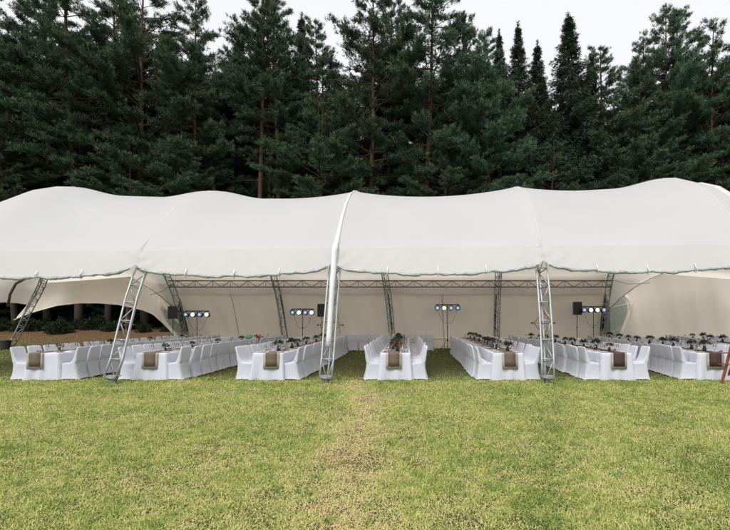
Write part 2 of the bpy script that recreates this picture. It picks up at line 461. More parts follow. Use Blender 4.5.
def lerp(a, b, t): return a + (b - a) * t
def arch_x(i, u, back):
    fx, rx, bx = ARCH[i][:3]
    return lerp(bx if back else fx, rx, u ** (0.8 if back else 0.66) if i else 1 - (1 - u) ** 3)
def arch_pt(i, u, hf, back, dy=0.0, dz=0.0):
    zr = ARCH[i][3]
    y = lerp(YB, YR, u) if back else lerp(Y0, YR, u)
    return Vector((arch_x(i, max(0, min(1, u)), back), y + (-dy if not back else dy), hf * zr + dz))

def truss(path_c, out_dirs, side_dirs, wd, dp, parent, names=('chord', 'brace'), r=0.027, step=0.55, mat='metal'):
    """triangular lattice along a path: two outer chords and one inner"""
    n = len(path_c)
    c1 = [path_c[i] + out_dirs[i] * dp / 2 + side_dirs[i] * wd / 2 for i in range(n)]
    c2 = [path_c[i] + out_dirs[i] * dp / 2 - side_dirs[i] * wd / 2 for i in range(n)]
    c3 = [path_c[i] - out_dirs[i] * dp / 2 for i in range(n)]
    for c in (c1, c2, c3):
        m = MB(); m.tube(c, r, 8); m.build(names[0], M[mat], parent, True)
    m = MB(); L = 0; nxt = 0.0; k = 0; marks = []
    for i in range(n - 1):
        seg = (path_c[i + 1] - path_c[i]).length
        while nxt <= L + seg:
            t = (nxt - L) / seg
            marks.append([lerp(c[i], c[i + 1], t) for c in (c1, c2, c3)]); nxt += step
        L += seg
    for k, mk in enumerate(marks):
        a_, b_, c_ = mk
        m.tube([a_, b_], r * .75, 6); m.tube([a_, c_], r * .6, 6); m.tube([b_, c_], r * .6, 6)
        if k + 1 < len(marks):
            q = marks[k + 1]
            m.tube([a_, q[2]] if k % 2 else [c_, q[0]], r * .55, 6)
            m.tube([b_, q[2]] if k % 2 else [c_, q[1]], r * .55, 6)
    m.build(names[1], M[mat], parent, True)

def resample(pts, step):
    out = [pts[0]]
    for a_, b_ in zip(pts[:-1], pts[1:]):
        k = max(1, int((b_ - a_).length / step))
        for j in range(1, k + 1): out.append(lerp(a_, b_, j / k))
    return out

ARCH_LABEL = ['far left grey lattice tent arch leaning outward, beside the black barrel',
              'grey lattice tent arch whose rear leg stands beside the left speaker',
              'grey lattice tent arch with front leg between first and second tables',
              'grey lattice tent arch with white fabric sleeve on its front leg',
              'grey lattice tent arch with front leg right of the fifth table',
              'grey lattice tent arch whose rear leg stands beside the green clear window',
              'grey lattice tent arch at the far right end of the tent']
for i in range(len(ARCH)):
    root = empty('tent_arch', (ARCH[i][0], Y0, 0))
    root.location = (0, 0, 0)
    tag(root, ARCH_LABEL[i], 'tent arch', 'lattice arches carrying the tent')
    fr = [arch_pt(i, u, h, False) for u, h in LEGP]; bk = [arch_pt(i, u, h, True) for u, h in LEGP]
    path = resample(fr + bk[::-1][1:], 0.5)
    path[0] = path[0] + Vector((0, 0, 0.20)); path[-1] = path[-1] + Vector((0, 0, 0.20))
    od, sdv = [], []
    for k in range(len(path)):
        t = (path[min(k + 1, len(path) - 1)] - path[max(k - 1, 0)]).normalized()
        sx = Vector((1, 0, 0)); sx = (sx - t * sx.dot(t)).normalized()
        o = sx.cross(t).normalized()
        if o.dot(path[k] - Vector((path[k].x, YR, 0))) < 0: o = -o
        od.append(o); sdv.append(sx)
    cen = [p - o * 0.20 for p, o in zip(path, od)]
    truss(cen, od, sdv, 0.32, 0.27, root)
    for e, sgn in ((0, 1), (-1, -1)):
        b = Vector((cen[e].x, cen[e].y, 0)); m = MB()
        m.box((b.x, b.y, 0.21), (0.33, 0.28, 0.02)); m.tube([(b.x, b.y, 0.02), (b.x, b.y, 0.2)], 0.035, 10)
        m.box((b.x, b.y, 0.013), (0.26, 0.22, 0.022)); m.tube([(b.x - .12, b.y - .1, 0.0), (b.x - .12, b.y - .1, 0.10)], 0.012, 6)
        m.tube([(b.x + .12, b.y - .1, 0.0), (b.x + .12, b.y - .1, 0.09)], 0.012, 6)
        m.build('foot_plate', M['metal'], root)

# rear lattice beams between the arches (bays 1..4)
BEAM_U, BEAM_H = 0.215, 0.50
def beam_pt(i):
    p = arch_pt(i, 0.215, 0.505, True); return Vector((p.x, p.y - 0.30, 3.66))
for i in range(1, 5):
    a_, b_ = beam_pt(i), beam_pt(i + 1)
    root = empty('lattice_beam', (0, 0, 0))
    tag(root, ['dark lattice beam between the left speaker leg and the next rear leg', 'dark lattice beam behind the third table, second from left',
               'dark lattice beam above the fourth and fifth tables, third from left', 'dark lattice beam ending at the green clear window'][i - 1], 'lattice beam', 'dark beams across the back of the tent')
    d = (b_ - a_); n = max(2, int(d.length / 0.9)); d.normalize()
    sidev = Vector((0, 1, 0)); zz = Vector((0, 0, 1))
    for dz in (0.17, -0.17):
        m = MB(); m.tube([a_ + zz * dz, b_ + zz * dz], 0.034, 8); m.build('chord', M['dark_metal'], root, True)
    m = MB()
    for k in range(n):
        p = lerp(a_, b_, k / n); q = lerp(a_, b_, (k + .5) / n); r_ = lerp(a_, b_, (k + 1) / n)
        m.tube([p - zz * .17, q + zz * .17], 0.018, 6); m.tube([q + zz * .17, r_ - zz * .17], 0.018, 6)
        m.tube([q - zz * .17, q + zz * .17], 0.014, 6)
    m.build('brace', M['dark_metal'], root, True)

# canopy skin
NU, bays = 40, len(ARCH) - 1
def sagf(u, el, er):
    e = el if u < 0.5 else er
    if e > 1.5: u = min(.5, u * 1.45) if u < .5 else max(.5, 1 - (1 - u) * 1.45)
    return max(0, math.sin(math.pi * u)) ** e
def skin_pt(i, u, j, back, ext=0.0):
    """bay i, position u 0..1 across it, profile index (float) j"""
    j0 = min(int(j), len(PROF) - 2); t = j - j0
    pu = lerp(PROF[j0][0], PROF[j0 + 1][0], t); ph = lerp(PROF[j0][1], PROF[j0 + 1][1], t)
    a_ = arch_pt(i, pu, ph, back); b_ = arch_pt(i + 1, pu, ph, back)
    p = lerp(a_, b_, u)
    vfr = max(0.0, (ph - 0.51) / 0.49)
    s_ = sagf(u, ARCH[i][4], ARCH[i + 1][4])
    p.z -= 0.36 * s_ * vfr ** 0.8 * (0.85 if 0 < i < bays - 1 else 0.6)
    p.y += (0.30 if not back else -0.30) * s_ * math.sin(math.pi * min(1, vfr * 1.05)) * 0.8
    # the eave crease stays straight while the roof height differs from arch to arch
    return p
def wrk(x, seed):
    return math.sin(x * 5.1 + seed) * .5 + math.sin(x * 11.3 + seed * 2.7) * .3 + math.sin(x * 2.3 - seed) * .6
EAVE_Z = lambda x: 3.72 + 0.0095 * (x + 10)
def canopy():
    rows = []; vrow = []; hems = {0: [], bays - 1: []}
    Jt = [3 + k * 0.5 for k in range(0, 13)]          # roof
    m = MB()
    for i in range(bays):
        cols = []
        for a_ in range(NU + 1):
            u = a_ / NU; line = []; vline = []
            for back in (False, True):
                L = []
                roof = [skin_pt(i, u, j, back) for j in Jt]
                x0 = roof[0].x
                # valance: crease, belly, hem
                hx = lerp(arch_x(i, .15, back), arch_x(i + 1, .15, back), u)
                ez = EAVE_Z(hx)
                yc = (13.14 if not back else 25.0); sg = 1 if not back else -1
                near = abs(math.sin(math.pi * u))
                pull = math.exp(-min(u, 1 - u) * (4.5)) 
                hem_z = 3.27 - 0.34 * near ** 0.45 + 0.0095 * (hx + 10)
                if i == 0: hem_z = 2.98 + 0.3 * u ** 6
                if back:
                    hem_z = 3.15
                    if i == 0 or i == bays - 1:
                        uu = u if i == 0 else 1 - u      # 1 at the corner leg B / E
                        hem_z = 2.15 + 2.3 * math.sin(math.pi / 2 * min(1, (1 - uu) * 1.9)) ** 0.9
                        if uu < .18: hem_z -= (0.18 - uu) * 7
                        ez = max(ez, hem_z + .1)
                wv = 0.035 * wrk(hx * 1.1, i)
                # diagonal drag folds that run from the leg top into the bay
                ud = min(u, 1 - u)
                dfl = lambda q: 0.055 * math.sin(ud * 70 - q * 9.0) * math.exp(-ud * 5) + 0.026 * math.sin(hx * 9 + q * 5 + i) * math.sin(hx * 2.1 + i)
                fo = 0.27
                for q in (0, .15, .3, .45, .6, .75, .9, 1.0):
                    L.append(Vector((hx, yc - sg * (fo * (1 - q) ** 1.3 + (dfl(q) + wv * .5) * min(1, (1 - q) * 3) + .03 * math.sin(math.pi * q)), lerp(hem_z, ez, q))))
                if back and i in hems: hems[i].append(L[0].copy())
                crease = Vector((hx, yc, ez))
                if not back: vline = L[:]; L = [crease]
                else: L[-1] = crease
                L.append(Vector((hx, yc + sg * .07, ez + .085)))
                if not back: line += L + roof
                else: line += (L + roof[:-1])[::-1]
            cols.append(line); vrow.append(vline)
        rows += cols if i == 0 else cols[1:]
    m.grid(rows)
    v = MB(); v.grid(vrow)
    return m, v, hems
root = empty('tent_canopy')
tag(root, 'long scalloped white marquee canopy stretched over the lattice arches', 'tent canopy')
cm, vm, hems = canopy()
for hm in hems.values():
    q = MB(); q.tube(hm, 0.022, 6); q.build('hem_binding', M['webbing'], root, True)
cm.build('roof', M['roof'], root, True); vm.build('valance', M['roof'], root, True)
m = MB(); rws = []
for k in range(14):
    u = .14 + .86 * k / 13; hf = np.interp(u, [p[0] for p in LEGP], [p[1] for p in LEGP])
    p = arch_pt(0, u, float(hf), True) + Vector((0, .1, .12))
    rws.append([p + Vector((-3.4 * t, .1 * math.sin(t * 3), -.75 * t * t * (k / 13) + .18 * math.sin(math.pi * t))) for t in (0, .25, .5, .75, 1)])
m.grid(rws); m.build('end_overhang', M['roof'], root, True)
# rope stitched seams over each arch
def outer_path(i, back=False, z_end=None, off=0.03, j_start=3):
    pts = [skin_pt(min(i, bays - 1), 0.0 if i < bays else 1.0, 3 + k * .5, back) for k in range(13)]
    return pts
for i in range(1, bays):
    m = MB()
    pts = [Vector((arch_x(i, .15, False), 13.10, EAVE_Z(arch_x(i, .15, False)) + .03))] + outer_path(i)
    pts = [p + Vector((0, -0.008, 0.006)) for p in pts] + [p + Vector((0, 0, 0.006)) for p in outer_path(i, True)[::-1][1:]]
    m.tube([p - Vector((0, 0, .006)) for p in pts], 0.010, 6); m.build('seam', M['roof'], root, True)
# overlap flap near the right end
m = MB()
pts = [skin_pt(5, lerp(.10, .17, k / 12), 3 + k * .5, False) for k in range(13)]
fl = [[p + Vector((-.10, -.0, .0)), p + Vector((.02, -.02, .05)), p + Vector((.14, -.02, .02))] for p in pts]
m.grid(fl); solidify(m.build('overlap_flap', M['roof'], root, True), 0.02)
m = MB(); m.tube([p + Vector((.15, -.03, .02)) for p in pts[:11]], 0.010, 6); m.build('rope', M['webbing'], root, True)
# brown rib strip inside the left end
m = MB(); A_ = P(28, 277, 24.0); B_ = P(8, 306, 25.3)
ctrl = [A_, lerp(A_, B_, .33) + Vector((-.28, 0, .18)), lerp(A_, B_, .66) + Vector((-.25, 0, .12)), B_]
m.tube(ctrl, 0.07, 6); m.build('seam_strip', M['webbing'], root, True)

# fabric sleeve over the middle front leg
def sleeve():
    m = MB(); rows = []
    top = [skin_pt(3, 0.0, 3 + k * .5, False) for k in range(13)][::-1]
    x3 = arch_x(3, .15, False)
    top += [Vector((x3, 13.1, EAVE_Z(x3) + .03)), Vector((x3, 13.02, EAVE_Z(x3) - .1))]
    legs = [arch_pt(3, lerp(0.155, 0.045, k / 8), lerp(0.44, 0.145, k / 8), False) for k in range(9)]
    path = top + legs[0:]
    n = len(path)
    for k, p in enumerate(path):
        hw = lerp(.025, .07, (k / 12) ** 2) if k < 13 else max(.075, .095 - .004 * (k - 13))
        o = Vector((0, -0.02, 0.02)) if k < 13 else Vector((0, -0.15, 0.0))
        if k >= 13: o = Vector((.02, -.07 - .045 * min(4, k - 12) + .02 * max(0, min(6, k - 16)), 0))
        rows.append([p + o + Vector((hw * q, (0.10 if k > 12 else .02) * abs(q) ** 3 + 0.012 * math.sin(k * 1.7 + q * 3), -.02 * abs(q) ** 3 if k < 13 else 0)) for q in (-1, -.75, -.4, 0, .4, .75, 1)])
    m.grid(rows)
    return m
o = sleeve().build('leg_sleeve', M['sleeve'], None, True); solidify(o, 0.008)
tag(o, 'white fabric sleeve hanging down the middle front leg of the tent', 'fabric sleeve')

# rolled clear sidewalls tied along the front hem
ROLL_LABEL = ['rolled clear plastic tied under the canopy edge at far left', 'rolled clear plastic tied under the canopy edge above the second and third tables',
              '', '', '', '']
ROLL_LABEL = ['rolled clear plastic under the canopy edge, left of the first front leg',
              'rolled clear plastic under the canopy edge, between first and middle front legs',
              'rolled clear plastic under the canopy edge, between middle and right front legs',
              'rolled clear plastic under the canopy edge, right of the right front leg']
for i in range(1, 5):
    root = empty('rolled_sidewall')
    tag(root, ROLL_LABEL[i - 1], 'rolled sidewall', 'rolled clear sidewalls along the front edge')
    m = MB(); pts, rr = [], []
    n = 70
    for k in range(n + 1):
        u = 0.03 + 0.94 * k / n
        hx = lerp(arch_x(i, .15, False), arch_x(i + 1, .15, False), u)
        near = abs(math.sin(math.pi * u))
        z = 3.27 - 0.34 * near ** 0.45 + 0.0095 * (hx + 10) - 0.005
        ties = abs(math.sin(u * math.pi * 4))
        pts.append(Vector((hx, 12.87 + 0.02 * wrk(hx * 2, i), z - 0.035 * ties + 0.018 * wrk(hx * 3, i + 5))))
        rr.append((0.022 + 0.024 * ties ** .6 + 0.010 * wrk(hx * 3.3, i + 2)))
    m.tube(pts, [max(.02, q) for q in rr], 10); m.build('plastic_roll', M['pvcroll'], root, True)
    for t in (0.25, 0.5, 0.75):
        p = pts[int(n * t)]
        q = MB(); ring = [p + Vector((0, 0.07 * math.cos(a_ * math.tau / 12), 0.07 * math.sin(a_ * math.tau / 12))) for a_ in range(13)]
        ring = [Vector((r_.x, r_.y - .02, r_.z)) for r_ in ring]
        q.tube(ring, 0.012, 5); q.bar(p + Vector((0, -.075, .02)), p + Vector((0, .035, .19)), .03, .012)
        q.build('strap', M['strap'], root, True)

# rear sidewalls, one per bay
WL = ['cream fabric sidewall behind the second table and first light bar', 'cream fabric sidewall behind the third and fourth tables',
      'cream fabric sidewall behind the fifth table and third light bar', 'cream fabric sidewall behind the sixth table and right speaker',
      'cream fabric sidewall at right, beyond the green clear window']
def wall_pts(xa0, xa1, xb0, xb1, seed, z1=4.35, y1=24.78, y0=26.75, n=34, k_=14):
    rows = []
    for a_ in range(n + 1):
        u = a_ / n; L = []
        for b in range(k_ + 1):
            v = b / k_; z = z1 * v
            x = lerp(lerp(xa0, xa1, v), lerp(xb0, xb1, v), u)
            y = lerp(y0, y1, v ** 1.15) 
            y += 0.075 * math.sin(math.pi * v) * wrk(x * 0.9 + z * .25, seed) + 0.25 * math.sin(math.pi * u) * math.sin(math.pi * v)
            if b == 0: z = 0.02 + 0.01 * math.sin(x * 3)
            L.append(Vector((x, y, z)))
        rows.append(L)
    return rows
for i in range(1, 6):
    root = empty('fabric_sidewall')
    tag(root, WL[i - 1], 'fabric sidewall', 'cream sidewalls across the back of the tent')
    e = 0.04
    if i < 5:
        m = MB(); rows = wall_pts(ARCH[i][2] + e, arch_x(i, .25, True) + e, ARCH[i + 1][2] - e, arch_x(i + 1, .25, True) - e, i)
        m.grid(rows); m.build('panel', M['wall'], root, True)
        # a vertical seam in mid-bay and a tie rail low down
        mid = rows[len(rows) // 2]; q = MB(); q.tube([p + Vector((0, -.02, 0)) for p in mid], 0.010, 5); q.build('seam', M['webbing'], root, True)
        q = MB(); q.tube([r_[2] + Vector((0, -.04, 0)) for r_ in rows], 0.025, 6); q.build('rail', M['wall'], root, True)
    else:
        m = MB(); rows = wall_pts(ARCH[5][2] + .9, ARCH[5][2] + .3, 20.5, 19.5, i, 4.9, 25.9, 27.2, 50)
        m.grid(rows); m.build('panel', M['wall'], root, True)

# left bay: the sidewall is hauled up into an arch over the opening
def hoisted():
    m = MB(); rows = []
    hem = [(14, 320), (25, 315), (37, 311), (57, 305.5), (79, 303), (99, 303), (118, 304.5), (130, 307), (143, 310), (153, 314), (163, 323), (172, 332), (184, 343)]
    topl = [(48, 262), (55, 262), (62, 262), (76, 262), (92, 262), (108, 262), (122, 264), (132, 266), (142, 268), (150, 272), (157, 280), (163, 292), (172, 310)]
    for (hx, hy), (tx, ty) in zip(hem, topl):
        Yh = 26.2; Yt = 24.9
        a_ = P(hx, hy, Yh); b_ = P(tx, ty, Yt)
        rows.append([lerp(a_, b_, t) + Vector((0, 0.35 * math.sin(math.pi * t), 0)) for t in [k / 10 for k in range(11)]])
    m.grid(rows)
    return m, rows
m, rows = hoisted()
root = empty('hoisted_sidewall'); tag(root, 'cream sidewall hauled up into an arch over the left forest opening', 'fabric sidewall')
subsurf(m.build('panel', M['wall'], root, True), 1)
q = MB(); q.tube(resample([r_[0] for r_ in rows], .4), 0.03, 6); q.build('hem', M['wall'], root, True)

# clear plastic windows beside the two corner legs
def window_panel(poly_a, poly_b, Y_a, Y_b, label, strips=True):
    root = empty('clear_window'); tag(root, label, 'clear window', 'clear plastic windows at the tent corners')
    m = MB(); rows = []
    for (p, q) in zip(poly_a, poly_b):
        A = P(*p, Y_a); B = P(*q, Y_b)
        rows.append([lerp(A, B, t) + Vector((0, 0.15 * math.sin(math.pi * t), 0)) for t in (0, .2, .4, .6, .8, 1)])
    m.grid(rows); subsurf(m.build('plastic_pane', M['pvc'], root, True), 1)
    m = MB(); m.grid([[r_[5], r_[5] + (r_[5] - r_[4]).normalized() * 0.28 + Vector((0, -.05, .02))] for r_ in rows])
    solidify(m.build('fabric_border', M['wall'], root, True), 0.01)
    for k in (2, 4):
        if k < len(rows) - 1:
            q = MB(); q.tube([p + Vector((0, -.03, 0)) for p in rows[k]], 0.02, 5); q.build('strip', M['strap'], root, True)
window_panel([(606, 286), (606, 297), (605, 309), (604, 322), (603, 336), (602, 346)], [(612, 286), (621, 295), (629, 304), (627, 315), (621, 329), (613, 346)], 25.6, 26.0,
             'green tinted clear window beside the right corner leg')
window_panel([(173, 286), (176, 297), (180, 309), (184, 322), (188, 336), (190, 346)], [(170, 287), (166, 296), (161, 309), (167, 322), (176, 333), (188, 346)], 25.6, 26.0,
             'milky clear window beside the left corner leg')

# guy rope seen under the left and right canopy corners
for pts, lab in ((((150, 295, 24.5), (163, 291, 24.8), (171, 284, 25)), 'thin dark rope slung under the left canopy corner'),
                 (((609, 279, 24.9), (628, 284, 24.6), (650, 283, 24.4)), 'thin dark rope slung under the right canopy corner')):
    m = MB(); m.tube([P(*p) for p in pts], 0.012, 5); tag(m.build('rope', M['rope']), lab, 'rope')

# ------------------------------------------------------------------ tables, chairs, cloths
YN, YF = 12.72, 23.75
TAB = [(47.5, 205), (154.5, 270), (269.5, 332), (395.5, 400.5), (507.3, 467), (614.6, 525), (711, 604), (806, 683)]
ORD = ['first', 'second', 'third', 'fourth', 'fifth', 'sixth', 'seventh', 'eighth', 'ninth', 'tenth', 'eleventh', 'twelfth', 'thirteenth',
       'fourteenth', 'fifteenth', 'sixteenth', 'seventeenth', 'eighteenth', 'nineteenth', 'twentieth']
SC = F / (H / (60.0 / F) ) if False else None

def chair_mesh(seed):
    rg = random.Random(seed)
    lv = [(0.0, -.275, .255, 0.277), (0.05, -.262, .245, 0.269), (0.14, -.238, .232, 0.257), (0.25, -.215, .222, 0.249), (0.36, -.203, .218, 0.247),
          (0.43, -.20, .222, 0.251), (0.462, -.20, .220, 0.251), (0.478, -.20, .195, 0.249), (0.486, -.20, .08, 0.248), (0.50, -.203, -.02, 0.247), (0.55, -.208, -.065, 0.246), (0.63, -.217, -.105, 0.247),
          (0.72, -.228, -.140, 0.249), (0.81, -.241, -.172, 0.252), (0.88, -.252, -.196, 0.253), (0.925, -.258, -.212, 0.248), (0.94, -.252, -.224, 0.235)]
    n = 28; m = MB(); base = 0
    for (z, xb, xf, hw) in lv:
        ring = []
        for k in range(n):
            t = (k + .5) * math.tau / n
            c, s_ = math.cos(t), math.sin(t)
            e = 0.32
            px = abs(c) ** e * (1 if c > 0 else -1); py = abs(s_) ** e * (1 if s_ > 0 else -1)
            x = (xb + xf) / 2 + px * (xf - xb) / 2; y = py * hw
            zz = z
            if z == 0:       # the hem arches up between the four feet
                edge = min(1, abs(abs(px) - abs(py)) * 1.3 + (1 - max(abs(px), abs(py))))
                zz = 0.008 + 0.045 * edge
            if z < .4:
                x += 0.008 * math.sin(k * 2.9 + seed) * (1 - z / .4); y += 0.006 * math.sin(k * 2.3 + seed) * (1 - z / .4)
            if z > .5: x -= 0.02 * (1 - abs(py)) * (1 if px < 0 else 1)   # the back bows
            if z > .9: zz -= 0.012 * abs(py) ** 3
            ring.append((x, y, zz))
        m.v += ring
    for i in range(len(lv) - 1):
        for k in range(n):
            a_ = i * n + k; b = i * n + (k + 1) % n
            m.f.append((a_, b, b + n, a_ + n))
    m.f.append(tuple((len(lv) - 1) * n + k for k in range(n)))
    return m.mesh('covered_chair', M['chair'], True)
CH = [chair_mesh(s_) for s_ in (1, 2, 3, 4)]
nchair = 0
def place_chair(x, y, rz, label, group):
    global nchair
    o = link_mesh('covered_chair', CH[nchair % 4]); nchair += 1
    o.location = (x, y, 0); o.rotation_euler = (0, 0, rz)
    o.scale = (1, random.uniform(.98, 1.03), random.uniform(.985, 1.015))
    tag(o, label, 'chair', group)

def cloth_mesh(L, W=0.82, Z=0.765, seed=0):
    """tablecloth: flat top, rounded edge, hanging folds"""
    m = MB(); per = []
    hw, st = W / 2, 0.045
    def run(a_, b_):
        d = (Vector(b_) - Vector(a_)); k = max(2, int(d.length / st))
        for j in range(k): per.append(Vector(a_) + d * (j / k))
    run((-hw, 0), (hw, 0)); run((hw, 0), (hw, L)); run((hw, L), (-hw, L)); run((-hw, L), (-hw, 0))
    n = len(per); levels = [(0, Z), (.012, Z - .004), (.02, Z - .02), (.02, Z - .10), (.02, .5), (.02, .33), (.02, .16), (.02, .012)]
    cx, cy = 0, L / 2
    for (off, z) in levels:
        q = (Z - z) / Z
        for k, p in enumerate(per):
            s_ = k * st
            corner = max(0, 1 - min(abs(abs(p.x) - hw) + abs(p.y), abs(abs(p.x) - hw) + abs(p.y - L)) / 0.16)
            fold = (0.5 + 0.5 * math.sin(s_ * 21 + 1.6 * math.sin(s_ * 2.3 + seed))) * 0.055 + corner * 0.075
            o = off + q ** 1.2 * (fold + 0.012)
            ox = (1 if p.x > 0 else -1) * o if abs(abs(p.x) - hw) < 1e-6 else o * 0
            oy = -o if p.y < 1e-6 else (o if p.y > L - 1e-6 else 0)
            if p.y < 1e-6: ox = p.x / hw * o * .5
            zz = z + (0.012 * math.sin(s_ * 9 + seed) if z < .05 else 0)
            m.v.append((p.x + ox, p.y + oy, max(.004, zz)))
    for i in range(len(levels) - 1):
        for k in range(n):
            a_ = i * n + k; b = i * n + (k + 1) % n
            m.f.append((a_, a_ + n, b + n, b))
    m.f.append(tuple(range(n)))
    return m

def wine_glass():
    m = MB(); m.lathe([(.034, 0), (.032, .004), (.005, .012), (.004, .08), (.012, .095), (.034, .125), (.038, .16), (.031, .205)], n=12)
    return m.mesh('wine_glass', M['glassware'], True)
def plate_mesh():
    m = MB(); m.lathe([(.06, 0), (.09, .006), (.135, .018), (.137, .021), (.09, .012), (.02, .009)], n=20); return m.mesh('dinner_plate', M['china'], True)
def napkin_mesh():
    m = MB(); rows = []
    for a_ in range(6):
        rows.append([Vector((lerp(-.05, .05, b / 4), lerp(-.085, .085, a_ / 5), .004 + .03 * math.sin(math.pi * b / 4) * (1 - a_ / 8) + .01 * math.sin(a_ * 2 + b))) for b in range(5)])
    m.grid(rows); return m.mesh('folded_napkin', M['napkin'], True)
GL, PL, NPK = wine_glass(), plate_mesh(), napkin_mesh()

def bouquet_meshes(seed, bloom):
    rg = np.random.default_rng(seed)
    m = MB(); m.lathe([(.035, 0), (.05, .02), (.055, .07), (.035, .12), (.03, .14), (.04, .155)], n=14)
    vase = m.mesh('vase', M['black'], True)
    # leaves: small pointed quads in a loose dome
    n = 130; V, T, Fq = [], [], []
    d = rg.normal(size=(n, 3)); d[:, 2] = np.abs(d[:, 2]) * .8 - .15; d /= np.linalg.norm(d, axis=1)[:, None]
    rad = rg.uniform(.05, .135, n); c = d * rad[:, None] * np.array([1.15, 1.15, .85]) + np.array([0, 0, .2])
    for k in range(n):
        a_ = d[k]; s_ = np.cross(a_, [0, 0, 1.]) ; s_ /= (np.linalg.norm(s_) + 1e-6); l = rg.uniform(.05, .09)
        s_ = s_ + rg.normal(size=3) * .3
        i = len(V); V += [c[k], c[k] + a_ * l * .5 + s_ * .02, c[k] + a_ * l, c[k] + a_ * l * .5 - s_ * .02]; Fq.append((i, i + 1, i + 2, i + 3)); T += [rg.uniform(0, 1)] * 4
    leaves = np_mesh('leaves', np.array(V), np.array(Fq), M['leafdark'], False, {'tint': np.array(T)})
    mb = MB()
    for k in range(11):
        dd = rg.normal(size=3); dd[2] = abs(dd[2]) + .1; dd /= np.linalg.norm(dd)
        cc = dd * np.array([.12, .12, .10]) + np.array([0, 0, .2]); r0 = rg.uniform(.026, .045)
        # a bloom: three nested whorls of petals
        q = Vector(dd).to_track_quat('Z', 'Y').to_matrix()
        for wl, (rr, hh, np_) in enumerate(((1.0, .25, 7), (.7, .5, 6), (.35, .62, 5))):
            for t in range(np_):
                an = t * math.tau / np_ + wl
                p0 = q @ Vector((0, 0, 0)); p1 = q @ Vector((math.cos(an - .5) * rr * r0, math.sin(an - .5) * rr * r0, hh * r0))
                p2 = q @ Vector((math.cos(an) * rr * r0 * 1.25, math.sin(an) * rr * r0 * 1.25, hh * r0 * 1.2)); p3 = q @ Vector((math.cos(an + .5) * rr * r0, math.sin(an + .5) * rr * r0, hh * r0))
                mb.add([p + Vector(cc) for p in (p0, p1, p2, p3)], [(0, 1, 2, 3)])
    return vase, leaves, mb.mesh('blooms', bloom)
BQ = {'dark': [bouquet_meshes(s_, M['bloomdark']) for s_ in (1, 2, 3)], 'red': [bouquet_meshes(4, M['bloomred'])], 'pink': [bouquet_meshes(5, M['bloompink'])]}
def bouquet(kind, k, x, y, z, sc, label):
    v, l, b = BQ[kind][k % len(BQ[kind])]
    root = empty('bouquet', (x, y, z), random.uniform(0, 6)); root.scale = (sc,) * 3
    tag(root, label, 'bouquet', 'flower arrangements down the tables')
    link_mesh('vase', v, root); link_mesh('leaves', l, root); link_mesh('blooms', b, root)

